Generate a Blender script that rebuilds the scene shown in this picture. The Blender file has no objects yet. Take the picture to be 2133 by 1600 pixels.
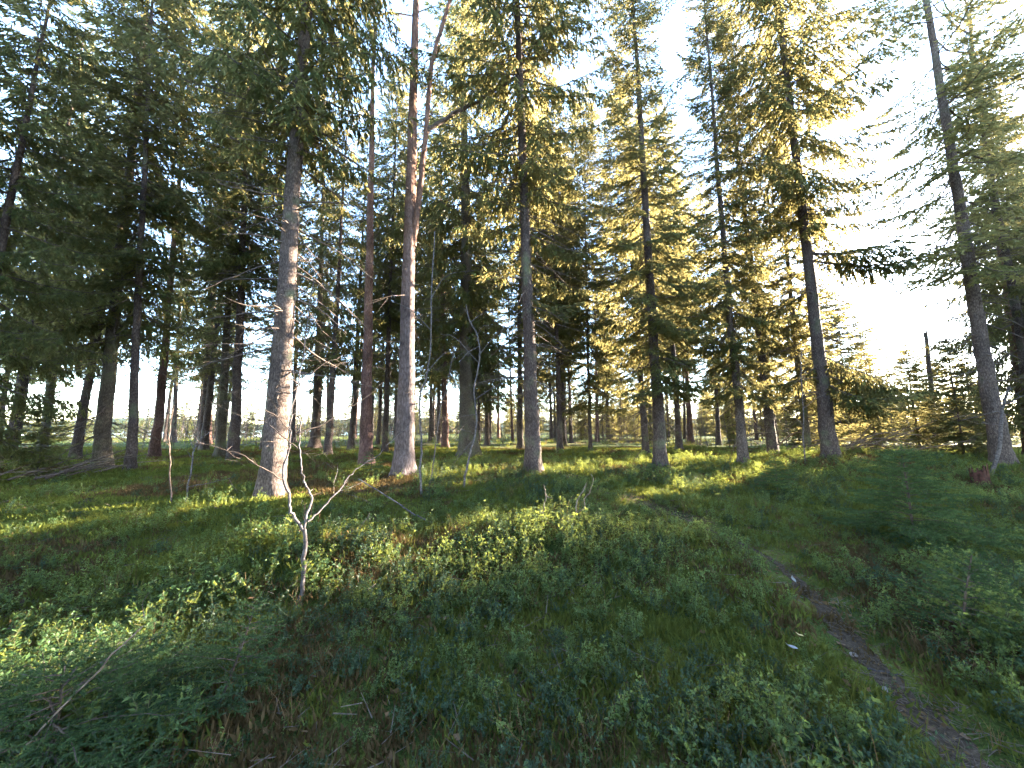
import bpy, math, random
import numpy as np

# ------------------------------------------------------------------ camera, sky, sun, exposure
scene = bpy.context.scene
COL = scene.collection
R = math.radians
SUN_AZ, SUN_EL = 60.0, 17.0          # azimuth clockwise from +Y, elevation

cam_data = bpy.data.cameras.new("camera")
cam = bpy.data.objects.new("camera", cam_data)
COL.objects.link(cam)
cam.location = (0, 0, 1.5)
cam.rotation_euler = (R(90+7.1), 0, 0)
cam_data.sensor_width = 36.0
cam_data.lens = 720.0/2133.0*36.0
cam_data.clip_start = 0.05
cam_data.clip_end = 4000.0
scene.camera = cam

world = bpy.data.worlds.new("World")
scene.world = world
world.use_nodes = True
wn, wl = world.node_tree.nodes, world.node_tree.links
sky = wn.new("ShaderNodeTexSky")
sky.sky_type = 'NISHITA'
sky.sun_disc = False
sky.sun_elevation = R(SUN_EL)
sky.sun_rotation = R(SUN_AZ)
sky.air_density = 0.8
sky.dust_density = 0.15
sky.ozone_density = 1.0
wn["Background"].inputs[1].default_value = 0.122
wl.new(sky.outputs[0], wn["Background"].inputs[0])

sun_data = bpy.data.lights.new("sun", 'SUN')
sun_data.energy = 5.0
sun_data.angle = R(0.6)
sun_data.color = (1.0, 0.86, 0.66)
sun = bpy.data.objects.new("sun", sun_data)
COL.objects.link(sun)
sun.rotation_euler = (R(90-SUN_EL), 0, R(180-SUN_AZ))
sun.location = (30, 20, 30)

scene.view_settings.view_transform = 'Standard'
scene.view_settings.look = 'None'
scene.view_settings.gamma = 1.0
scene.view_settings.use_curve_mapping = False
scene.view_settings.exposure = 4.4
scene.render.engine = 'CYCLES'
cy = scene.cycles
cy.max_bounces = 5
cy.diffuse_bounces = 2
cy.glossy_bounces = 2
cy.transmission_bounces = 2
cy.transparent_max_bounces = 4
cy.caustics_reflective = False
cy.caustics_refractive = False
cy.sample_clamp_indirect = 6.0
cy.use_denoising = True
cy.use_adaptive_sampling = True
cy.adaptive_threshold = 0.03

rng = random.Random(11)
nrg = np.random.default_rng(11)

# ------------------------------------------------------------------ helpers
def link(o, parent=None):
    COL.objects.link(o)
    if parent is not None:
        o.parent = parent
    return o

def tag(o, label=None, cat=None, group=None, kind=None):
    if label: o["label"] = label
    if cat: o["category"] = cat
    if group: o["group"] = group
    if kind: o["kind"] = kind
    return o

def empty(name, loc, rot=(0, 0, 0)):
    o = bpy.data.objects.new(name, None)
    o.empty_display_size = 0.2
    o.location = loc
    o.rotation_euler = rot
    return link(o)

def quad_mesh(name, V, Q, M, mats, smooth=None):
    """A mesh from arrays: V (n,3), Q (m,4) quads, M (m,) material slots; smooth: set of slots shaded smooth."""
    me = bpy.data.meshes.new(name)
    V = np.ascontiguousarray(V, np.float32)
    Q = np.ascontiguousarray(Q, np.int32)
    me.vertices.add(len(V)); me.vertices.foreach_set("co", V.ravel())
    me.loops.add(len(Q)*4); me.loops.foreach_set("vertex_index", Q.ravel())
    me.polygons.add(len(Q))
    me.polygons.foreach_set("loop_start", np.arange(0, len(Q)*4, 4, dtype=np.int32))
    me.polygons.foreach_set("material_index", np.ascontiguousarray(M, np.int32))
    if smooth is None: sm = np.zeros(len(Q), bool)
    else: sm = np.isin(M, list(smooth))
    me.polygons.foreach_set("use_smooth", sm)
    me.update(calc_edges=True)
    for m in mats: me.materials.append(m)
    return me

class Geo:
    """Collects quads."""
    def __init__(self): self.v, self.q, self.m, self.n = [], [], [], 0
    def add(self, V, Q, M):
        V = np.asarray(V, float).reshape(-1, 3); Q = np.asarray(Q, int).reshape(-1, 4)
        self.v.append(V); self.q.append(Q+self.n)
        self.m.append(np.full(len(Q), M) if np.isscalar(M) else np.asarray(M)); self.n += len(V)
    def arrays(self): return np.concatenate(self.v), np.concatenate(self.q), np.concatenate(self.m)
    def mesh(self, name, mats, smooth=None): return quad_mesh(name, *self.arrays(), mats, smooth)

def tube(g, pts, rad, mat=0, sides=6, cap=True):
    pts = np.asarray(pts, float); n = len(pts)
    rad = np.broadcast_to(np.asarray(rad, float), (n,)) if np.ndim(rad) else np.full(n, rad)
    tan = np.gradient(pts, axis=0)
    tan /= np.linalg.norm(tan, axis=1)[:, None]+1e-9
    ref = np.array([0, 1.0, 0.13]) if abs(tan[:, 1]).mean() < 0.8 else np.array([1.0, 0, 0.1])
    a = np.cross(tan, ref); a /= np.linalg.norm(a, axis=1)[:, None]+1e-9
    b = np.cross(tan, a)
    th = np.arange(sides)*2*math.pi/sides
    ring = pts[:, None, :]+rad[:, None, None]*(np.cos(th)[None, :, None]*a[:, None, :]+np.sin(th)[None, :, None]*b[:, None, :])
    V = ring.reshape(-1, 3)
    i, j = np.meshgrid(np.arange(n-1), np.arange(sides), indexing='ij')
    i, j = i.ravel(), j.ravel(); k = (j+1) % sides
    Q = np.stack([i*sides+j, i*sides+k, (i+1)*sides+k, (i+1)*sides+j], 1)
    g.add(V, Q, mat)

def smooth_line(pts, per=4, jit=0.0, rg=nrg):
    pts = np.asarray(pts, float); n = len(pts)
    P = np.vstack([2*pts[0]-pts[1], pts, 2*pts[-1]-pts[-2]])
    out = []
    for i in range(n-1):
        p0, p1, p2, p3 = P[i], P[i+1], P[i+2], P[i+3]
        for t in np.arange(per)/per:
            out.append(0.5*((2*p1)+(-p0+p2)*t+(2*p0-5*p1+4*p2-p3)*t*t+(-p0+3*p1-3*p2+p3)*t**3))
    out.append(pts[-1])
    out = np.array(out)
    if jit: out[1:-1] += rg.normal(0, jit, out[1:-1].shape)
    return out

# ------------------------------------------------------------------ materials
def mat_new(name):
    m = bpy.data.materials.new(name); m.use_nodes = True
    nt = m.node_tree; nt.nodes.clear()
    return m, nt, nt.nodes, nt.links

def N(nodes, kind, **kw):
    n = nodes.new(kind)
    for k, v in kw.items(): setattr(n, k, v)
    return n

def ramp(nodes, stops):
    r = nodes.new("ShaderNodeValToRGB")
    el = r.color_ramp.elements
    while len(el) < len(stops): el.new(0.5)
    for e, (p, c) in zip(el, stops):
        e.position = p; e.color = (*c, 1) if len(c) == 3 else c
    return r

def leaf_material(name, ref_a, ref_b, tra, tfac=0.45, gloss=0.0, per='island', scale=1.5):
    """Leaf or needle: diffuse + translucent, colour varied leaf by leaf, tree by tree and in loose clumps."""
    m, nt, n, l = mat_new(name)
    out = N(n, "ShaderNodeOutputMaterial")
    geo = N(n, "ShaderNodeNewGeometry"); inf = N(n, "ShaderNodeObjectInfo")
    tc = N(n, "ShaderNodeTexCoord"); noi = N(n, "ShaderNodeTexNoise"); noi.inputs["Scale"].default_value = scale
    noi.inputs["Detail"].default_value = 1.0
    l.new(tc.outputs["Object"], noi.inputs["Vector"])
    a = N(n, "ShaderNodeMath", operation='MULTIPLY_ADD'); a.inputs[1].default_value = 0.45
    l.new(geo.outputs["Random Per Island"], a.inputs[0])
    b = N(n, "ShaderNodeMath", operation='MULTIPLY_ADD'); b.inputs[1].default_value = 0.35; b.inputs[2].default_value = -0.1
    l.new(inf.outputs["Random"], b.inputs[0]); l.new(b.outputs[0], a.inputs[2])
    c = N(n, "ShaderNodeMath", operation='MULTIPLY_ADD'); c.inputs[1].default_value = 0.6
    l.new(noi.outputs["Fac"], c.inputs[0]); l.new(a.outputs[0], c.inputs[2])
    rp = ramp(n, [(0.15, ref_a), (0.85, ref_b)]); l.new(c.outputs[0], rp.inputs[0])
    rt = ramp(n, [(0.15, tuple(x*0.7 for x in tra)), (0.85, tuple(x*1.3 for x in tra))]); l.new(c.outputs[0], rt.inputs[0])
    d = N(n, "ShaderNodeBsdfDiffuse"); t = N(n, "ShaderNodeBsdfTranslucent")
    l.new(rp.outputs[0], d.inputs[0]); l.new(rt.outputs[0], t.inputs[0])
    mx = N(n, "ShaderNodeMixShader"); mx.inputs[0].default_value = tfac
    l.new(d.outputs[0], mx.inputs[1]); l.new(t.outputs[0], mx.inputs[2])
    last = mx
    if gloss:
        gl = N(n, "ShaderNodeBsdfGlossy"); gl.inputs["Roughness"].default_value = 0.45
        gl.inputs[0].default_value = (1, 1, 1, 1)
        m2 = N(n, "ShaderNodeMixShader"); m2.inputs[0].default_value = gloss
        l.new(mx.outputs[0], m2.inputs[1]); l.new(gl.outputs[0], m2.inputs[2]); last = m2
    l.new(last.outputs[0], out.inputs[0])
    return m

def bark_material(name, dark, mid, light, moss=0.0, orange_from=None, sx=38., sz=15., bump=0.5):
    """Scaly bark: stretched Voronoi plates over noise, lichen patches; a pine turns orange above a height."""
    m, nt, n, l = mat_new(name)
    out = N(n, "ShaderNodeOutputMaterial"); pr = N(n, "ShaderNodeBsdfPrincipled")
    pr.inputs["Roughness"].default_value = 0.9; pr.inputs["Specular IOR Level"].default_value = 0.15
    tc = N(n, "ShaderNodeTexCoord"); mp = N(n, "ShaderNodeMapping"); mp.inputs["Scale"].default_value = (sx, sx, sz)
    inf = N(n, "ShaderNodeObjectInfo")
    ad = N(n, "ShaderNodeVectorMath", operation='ADD'); sc_ = N(n, "ShaderNodeMath", operation='MULTIPLY'); sc_.inputs[1].default_value = 37.0
    l.new(inf.outputs["Random"], sc_.inputs[0]); l.new(tc.outputs["Object"], ad.inputs[0]); l.new(sc_.outputs[0], ad.inputs[1])
    l.new(ad.outputs[0], mp.inputs["Vector"])
    no = N(n, "ShaderNodeTexNoise"); no.inputs["Scale"].default_value = 1.1; no.inputs["Detail"].default_value = 5.0; no.inputs["Roughness"].default_value = 0.62
    l.new(mp.outputs[0], no.inputs["Vector"])
    dis = N(n, "ShaderNodeVectorMath", operation='MULTIPLY_ADD'); dis.inputs[1].default_value = (2.6, 2.6, 1.6)
    l.new(no.outputs["Color"], dis.inputs[0]); l.new(mp.outputs[0], dis.inputs[2])
    vo = N(n, "ShaderNodeTexVoronoi", feature='DISTANCE_TO_EDGE'); vo.inputs["Scale"].default_value = 0.75
    l.new(dis.outputs[0], vo.inputs["Vector"])
    big = N(n, "ShaderNodeTexNoise"); big.inputs["Scale"].default_value = 2.2; big.inputs["Detail"].default_value = 4.0
    l.new(ad.outputs[0], big.inputs["Vector"])
    hm = N(n, "ShaderNodeMath", operation='MULTIPLY_ADD'); hm.inputs[1].default_value = 0.9
    l.new(vo.outputs["Distance"], hm.inputs[0]); 
    nf = N(n, "ShaderNodeMath", operation='MULTIPLY'); nf.inputs[1].default_value = 0.95
    l.new(no.outputs["Fac"], nf.inputs[0]); l.new(nf.outputs[0], hm.inputs[2])
    rp = ramp(n, [(0.25, dark), (0.48, mid), (0.85, light)]); l.new(hm.outputs[0], rp.inputs[0])
    col = rp.outputs[0]
    if orange_from is not None:
        sep = N(n, "ShaderNodeSeparateXYZ"); l.new(tc.outputs["Object"], sep.inputs[0])
        mr = N(n, "ShaderNodeMapRange"); mr.inputs[1].default_value = orange_from; mr.inputs[2].default_value = orange_from+4.0
        l.new(sep.outputs["Z"], mr.inputs[0])
        ro = ramp(n, [(0.2, (0.06, 0.03, 0.022)), (0.5, (0.15, 0.082, 0.06)), (0.9, (0.25, 0.155, 0.118))]); l.new(hm.outputs[0], ro.inputs[0])
        mx = N(n, "ShaderNodeMix", data_type='RGBA'); l.new(mr.outputs[0], mx.inputs[0]); l.new(col, mx.inputs[6]); l.new(ro.outputs[0], mx.inputs[7])
        col = mx.outputs[2]
    if moss:
        mr2 = N(n, "ShaderNodeMapRange"); mr2.inputs[1].default_value = 0.62-moss*0.2; mr2.inputs[2].default_value = 0.78-moss*0.1
        l.new(big.outputs["Fac"], mr2.inputs[0])
        mm = N(n, "ShaderNodeMath", operation='MULTIPLY'); mm.inputs[1].default_value = 0.75; l.new(mr2.outputs[0], mm.inputs[0])
        mx = N(n, "ShaderNodeMix", data_type='RGBA'); l.new(mm.outputs[0], mx.inputs[0]); l.new(col, mx.inputs[6])
        mx.inputs[7].default_value = (0.075, 0.095, 0.045, 1); col = mx.outputs[2]
    hsv = N(n, "ShaderNodeHueSaturation"); v = N(n, "ShaderNodeMapRange"); v.inputs[3].default_value = 0.65; v.inputs[4].default_value = 1.3
    l.new(big.outputs["Fac"], v.inputs[0]); v.inputs[1].default_value = 0.3; v.inputs[2].default_value = 0.7
    l.new(v.outputs[0], hsv.inputs["Value"]); l.new(col, hsv.inputs["Color"])
    l.new(hsv.outputs[0], pr.inputs["Base Color"])
    bp = N(n, "ShaderNodeBump"); bp.inputs["Strength"].default_value = bump; bp.inputs["Distance"].default_value = 0.02
    l.new(hm.outputs[0], bp.inputs["Height"]); l.new(bp.outputs[0], pr.inputs["Normal"])
    l.new(pr.outputs[0], out.inputs[0])
    return m

def wood_material(name, a, b, scale=30.0):
    m, nt, n, l = mat_new(name)
    out = N(n, "ShaderNodeOutputMaterial"); pr = N(n, "ShaderNodeBsdfPrincipled"); pr.inputs["Roughness"].default_value = 0.85
    pr.inputs["Specular IOR Level"].default_value = 0.15
    tc = N(n, "ShaderNodeTexCoord"); no = N(n, "ShaderNodeTexNoise"); no.inputs["Scale"].default_value = scale; no.inputs["Detail"].default_value = 3
    l.new(tc.outputs["Object"], no.inputs["Vector"])
    rp = ramp(n, [(0.3, a), (0.7, b)]); l.new(no.outputs["Fac"], rp.inputs[0]); l.new(rp.outputs[0], pr.inputs["Base Color"])
    l.new(pr.outputs[0], out.inputs[0])
    return m

NEEDLE = leaf_material("spruce_needle", (0.013, 0.030, 0.014), (0.045, 0.072, 0.028), (0.31, 0.26, 0.10), 0.43)
NEEDLE_PINE = leaf_material("pine_needle", (0.03, 0.055, 0.025), (0.08, 0.11, 0.045), (0.16, 0.19, 0.05), 0.35)
NEEDLE_YOUNG = leaf_material("young_spruce_needle", (0.026, 0.052, 0.024), (0.065, 0.105, 0.045), (0.12, 0.17, 0.05), 0.3, scale=3)
BILBERRY = leaf_material("bilberry_leaf", (0.018, 0.052, 0.024), (0.055, 0.105, 0.036), (0.30, 0.33, 0.065), 0.42, gloss=0.015, scale=4)
LINGON = leaf_material("lingonberry_leaf", (0.014, 0.038, 0.022), (0.04, 0.08, 0.04), (0.13, 0.17, 0.04), 0.3, gloss=0.022, scale=4)
GRASS = leaf_material("grass_blade", (0.03, 0.055, 0.015), (0.08, 0.095, 0.025), (0.26, 0.25, 0.05), 0.36, scale=4)
STRAW = leaf_material("dry_stem", (0.09, 0.055, 0.03), (0.20, 0.13, 0.07), (0.2, 0.13, 0.05), 0.25, scale=4)
TWIG = wood_material("twig_bark", (0.05, 0.035, 0.028), (0.13, 0.10, 0.085))
DEADTWIG = wood_material("dead_twig", (0.08, 0.06, 0.048), (0.22, 0.17, 0.135))
PALEWOOD = wood_material("pale_sapling_bark", (0.045, 0.038, 0.038), (0.17, 0.145, 0.142), 30)
STEM = wood_material("shrub_stem", (0.04, 0.055, 0.02), (0.10, 0.085, 0.04))
BARK_SPRUCE = bark_material("spruce_bark", (0.020, 0.014, 0.012), (0.055, 0.038, 0.033), (0.12, 0.092, 0.082), moss=0.25)
BARK_GREY = bark_material("grey_spruce_bark", (0.026, 0.018, 0.015), (0.074, 0.054, 0.047), (0.165, 0.128, 0.112), moss=0.1)
BARK_MOSSY = bark_material("mossy_spruce_bark", (0.028, 0.021, 0.015), (0.075, 0.057, 0.042), (0.14, 0.115, 0.09), moss=0.75)
BARK_PINE = bark_material("pine_bark", (0.032, 0.023, 0.021), (0.082, 0.061, 0.058), (0.15, 0.117, 0.112), orange_from=3.2, sx=24, sz=8)
BARK_RED = bark_material("reddish_pine_bark", (0.028, 0.016, 0.013), (0.08, 0.044, 0.037), (0.15, 0.09, 0.078), orange_from=2.0, sx=30, sz=11)

# ------------------------------------------------------------------ terrain
def _hash(ix, iy, s):
    n = (ix.astype(np.int64)*374761393 + iy.astype(np.int64)*668265263 + s*974634777) & 0x7fffffff
    n = ((n ^ (n >> 13))*1274126177) & 0x7fffffff
    return ((n ^ (n >> 16)) & 0xffff)/65535.0
def vnoise(x, y, s=0):
    ix, iy = np.floor(x), np.floor(y)
    fx, fy = x-ix, y-iy
    fx = fx*fx*(3-2*fx); fy = fy*fy*(3-2*fy)
    a, b = _hash(ix, iy, s), _hash(ix+1, iy, s)
    c, d = _hash(ix, iy+1, s), _hash(ix+1, iy+1, s)
    return (a+(b-a)*fx)*(1-fy) + (c+(d-c)*fx)*fy - 0.5
def sstep(a, b, v):
    t = np.clip((v-a)/(b-a), 0, 1); return t*t*(3-2*t)
PATH = np.array([(2.02,1.0),(2.06,1.7),(2.2,2.1),(2.36,2.6),(2.62,3.22),(2.82,4.0),(2.5,4.95),(2.05,5.8),(1.55,7.0),(0.95,8.6),(0.0,10.0),(-1.3,11.2)])
def path_dist(x, y):
    d = np.full(np.shape(x), 1e9)
    for (ax, ay), (bx, by) in zip(PATH[:-1], PATH[1:]):
        ex, ey = bx-ax, by-ay
        t = np.clip(((x-ax)*ex+(y-ay)*ey)/(ex*ex+ey*ey), 0, 1)
        d = np.minimum(d, np.hypot(x-ax-t*ex, y-ay-t*ey))
    return d
def height(x, y):
    x = np.asarray(x, float); y = np.asarray(y, float)
    h = 0.42*sstep(1.2, 9.0, y)
    h = h + 0.24*np.exp(-((x-0.05)/1.05)**2-((y-4.2)/0.5)**2)
    h = h + 0.26*np.exp(-((x+2.1)/1.0)**2-((y-3.5)/0.45)**2)
    h = h + 0.30*np.exp(-((x-9.5)/4.0)**2-((y-9.5)/1.8)**2)
    near = 1-sstep(25, 60, np.hypot(x, y))
    h = h + near*(0.16*vnoise(x/2.3+7, y/2.0, 1)+0.09*vnoise(x/0.95, y/0.9, 2)+0.03*vnoise(x/0.38, y/0.38, 3))
    pd = path_dist(x, y)
    h = h - 0.05*np.exp(-(pd/0.28)**2)
    d = np.hypot(x, y)
    h = h - 5.0*sstep(48, 160, d)
    h = h + 0.5*vnoise(x/31., y/31., 5)*sstep(30, 70, d)
    return h

def zat(x, y): return float(height(np.array([x], float), np.array([y], float))[0])

def ground_material(name, litter=0.0):
    m, nt, n, l = mat_new(name)
    out = N(n, "ShaderNodeOutputMaterial"); pr = N(n, "ShaderNodeBsdfPrincipled"); pr.inputs["Roughness"].default_value = 0.95
    pr.inputs["Specular IOR Level"].default_value = 0.05
    tc = N(n, "ShaderNodeTexCoord")
    def noise(s, d=4.0):
        x = N(n, "ShaderNodeTexNoise"); x.inputs["Scale"].default_value = s; x.inputs["Detail"].default_value = d
        l.new(tc.outputs["Object"], x.inputs["Vector"]); return x
    a, b, c, e = noise(0.55), noise(2.3), noise(28.0, 3), noise(95.0, 2)
    if litter:
        r1 = ramp(n, [(0.3, (0.035, 0.026, 0.018)), (0.55, (0.085, 0.062, 0.042)), (0.75, (0.17, 0.125, 0.09))])
        s = N(n, "ShaderNodeMath", operation='MULTIPLY_ADD'); s.inputs[1].default_value = 0.5
        h = N(n, "ShaderNodeMath", operation='MULTIPLY'); h.inputs[1].default_value = 0.5
        l.new(c.outputs["Fac"], h.inputs[0]); l.new(e.outputs["Fac"], s.inputs[0]); l.new(h.outputs[0], s.inputs[2]); l.new(s.outputs[0], r1.inputs[0])
        col = r1.outputs[0]
    else:
        r1 = ramp(n, [(0.32, (0.028, 0.045, 0.012)), (0.52, (0.06, 0.08, 0.018)), (0.72, (0.12, 0.125, 0.025))]); l.new(b.outputs["Fac"], r1.inputs[0])
        r2 = ramp(n, [(0.3, (0.03, 0.02, 0.013)), (0.7, (0.10, 0.062, 0.035))]); l.new(c.outputs["Fac"], r2.inputs[0])
        rm = ramp(n, [(0.50, (0, 0, 0)), (0.62, (1, 1, 1))])
        s = N(n, "ShaderNodeMath", operation='MULTIPLY_ADD'); s.inputs[1].default_value = 0.35
        h = N(n, "ShaderNodeMath", operation='MULTIPLY'); h.inputs[1].default_value = 0.65
        l.new(a.outputs["Fac"], h.inputs[0]); l.new(c.outputs["Fac"], s.inputs[0]); l.new(h.outputs[0], s.inputs[2]); l.new(s.outputs[0], rm.inputs[0])
        mx = N(n, "ShaderNodeMix", data_type='RGBA'); l.new(rm.outputs[0], mx.inputs[0]); l.new(r1.outputs[0], mx.inputs[6]); l.new(r2.outputs[0], mx.inputs[7])
        hs = N(n, "ShaderNodeHueSaturation"); mr = N(n, "ShaderNodeMapRange"); mr.inputs[1].default_value = 0.3; mr.inputs[2].default_value = 0.7
        mr.inputs[3].default_value = 0.55; mr.inputs[4].default_value = 1.45
        l.new(e.outputs["Fac"], mr.inputs[0]); l.new(mr.outputs[0], hs.inputs["Value"]); l.new(mx.outputs[2], hs.inputs["Color"])
        col = hs.outputs[0]
    l.new(col, pr.inputs["Base Color"])
    bp = N(n, "ShaderNodeBump"); bp.inputs["Strength"].default_value = 0.9; bp.inputs["Distance"].default_value = 0.03
    l.new(c.outputs["Fac"], bp.inputs["Height"])
    bp2 = N(n, "ShaderNodeBump"); bp2.inputs["Strength"].default_value = 0.6; bp2.inputs["Distance"].default_value = 0.01
    l.new(e.outputs["Fac"], bp2.inputs["Height"]); l.new(bp.outputs[0], bp2.inputs["Normal"])
    l.new(bp2.outputs[0], pr.inputs["Normal"])
    l.new(pr.outputs[0], out.inputs[0])
    return m
M_GROUND = ground_material("moss_floor")
M_PATH = ground_material("path_litter", 1.0)

def axis_coords(lo, hi, fine, far, g=1.09):
    c = list(np.arange(lo, hi+1e-6, fine)); d = fine
    while c[-1] < far: d *= g; c.append(c[-1]+d)
    d = fine; f = []
    x = lo
    while x > -far: d *= g; x -= d; f.append(x)
    return np.array(f[::-1]+c)
gx = axis_coords(-8, 8, 0.075, 1400); gy = axis_coords(0, 13, 0.075, 1400)
X, Y = np.meshgrid(gx, gy, indexing='xy')
Z = height(X, Y)
nx, ny = len(gx), len(gy)
i, j = np.meshgrid(np.arange(nx-1), np.arange(ny-1), indexing='xy'); i, j = i.ravel(), j.ravel()
GQ = np.stack([j*nx+i, j*nx+i+1, (j+1)*nx+i+1, (j+1)*nx+i], 1)
me = quad_mesh("ground", np.stack([X.ravel(), Y.ravel(), Z.ravel()], 1), GQ, np.zeros(len(GQ)), [M_GROUND], {0})
ground = link(bpy.data.objects.new("ground", me)); tag(ground, "mossy hummocky forest floor of green and brown moss", kind="structure")

# trodden path: a strip with ragged edges, 6 mm above the moss
pl = smooth_line(np.c_[PATH, np.zeros(len(PATH))], 10)[:, :2]
tn = np.gradient(pl, axis=0); tn /= np.linalg.norm(tn, axis=1)[:, None]; nr = np.c_[tn[:, 1], -tn[:, 0]]
na = 9; rows = []
for k, (p, q) in enumerate(zip(pl, nr)):
    wl_, wr_ = (0.065+0.07*rng.random()+0.10*float(vnoise(np.array([k*0.13]), np.array([s_]), 9)[0]) for s_ in (0.5, 9.5))
    fade = 1.0 if p[1] < 2.6 else max(0.15, 1-(p[1]-2.6)*0.5) if p[1] < 6 else 0.45
    o = np.linspace(-wl_, wr_, na)*fade
    rows.append(np.c_[p[0]+q[0]*o, p[1]+q[1]*o])
rows = np.array(rows); pz = height(rows[..., 0], rows[..., 1])+0.008
pz[:, 0] -= 0.02; pz[:, -1] -= 0.02
PV = np.concatenate([rows, pz[..., None]], -1).reshape(-1, 3)
i, j = np.meshgrid(np.arange(len(pl)-1), np.arange(na-1), indexing='ij'); i, j = i.ravel(), j.ravel()
PQ = np.stack([i*na+j, i*na+j+1, (i+1)*na+j+1, (i+1)*na+j], 1)
path = link(bpy.data.objects.new("path", quad_mesh("path", PV, PQ, np.zeros(len(PQ)), [M_PATH], {0})))
tag(path, "narrow trodden dirt path winding through the bilberry shrubs", kind="structure")

# far lake and hills behind the wood
mw, nt, n_, l_ = mat_new("lake_water")
o_ = N(n_, "ShaderNodeOutputMaterial"); p_ = N(n_, "ShaderNodeBsdfPrincipled"); p_.inputs["Base Color"].default_value = (0.05, 0.08, 0.11, 1)
p_.inputs["Roughness"].default_value = 0.12; l_.new(p_.outputs[0], o_.inputs[0])
LV = [(-1300, 175, -4.1), (-60, 175, -4.1), (-60, 620, -4.1), (-1300, 620, -4.1)]
lake = link(bpy.data.objects.new("lake", quad_mesh("lake", LV, [(0, 1, 2, 3)], [0], [mw]))); tag(lake, "pale lake glimpsed far behind the trunks", kind="structure")
mh = wood_material("wooded_hill", (0.03, 0.045, 0.03), (0.06, 0.08, 0.05), 0.05)
hx = np.linspace(-1800, 1800, 240); hr = []
for dy, f in ((620, 0.0), (680, 0.55), (760, 1.0), (900, 0.9), (1100, 0.0)):
    hh = -6+f*(17+22*vnoise(hx/260, hx*0+3.3, 4)+10*vnoise(hx/60, hx*0+1.3, 5)+5*vnoise(hx/14, hx*0+dy, 6))
    hr.append(np.c_[hx, np.full_like(hx, dy)-0.10*np.abs(hx), hh])
hr = np.array(hr); i, j = np.meshgrid(np.arange(4), np.arange(239), indexing='ij'); i, j = i.ravel(), j.ravel()
HQ = np.stack([i*240+j, i*240+j+1, (i+1)*240+j+1, (i+1)*240+j], 1)
hills = link(bpy.data.objects.new("hills", quad_mesh("hills", hr.reshape(-1, 3), HQ, np.zeros(len(HQ)), [mh], {0}))); tag(hills, "low wooded hills on the far shore", kind="structure")

# ------------------------------------------------------------------ spruce foliage
def unit(v): return v/(np.linalg.norm(v, axis=-1, keepdims=True)+1e-9)

def diamonds(g, P, D, Ln, W, mat, rg):
    """Needle-covered shoots as slim kites from P along D."""
    P, D, Ln, W = np.array(P), unit(np.array(D)), np.array(Ln)[:, None], np.array(W)[:, None]
    S = unit(np.cross(D, rg.normal(size=D.shape)))
    V = np.stack([P, P+0.42*Ln*D+0.5*W*S, P+Ln*D, P+0.42*Ln*D-0.5*W*S], 1).reshape(-1, 3)
    g.add(V, np.arange(len(V)).reshape(-1, 4), mat)

def strips(g, A, B, W, mat, rg):
    """Thin twigs as slim tapering blades from A to B."""
    A, B = np.array(A), np.array(B); W = np.array(W)[:, None]
    S = unit(np.cross(B-A, rg.normal(size=A.shape)))
    V = np.stack([A-0.5*W*S, A+0.5*W*S, B+0.2*W*S, B-0.2*W*S], 1).reshape(-1, 3)
    g.add(V, np.arange(len(V)).reshape(-1, 4), mat)

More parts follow.
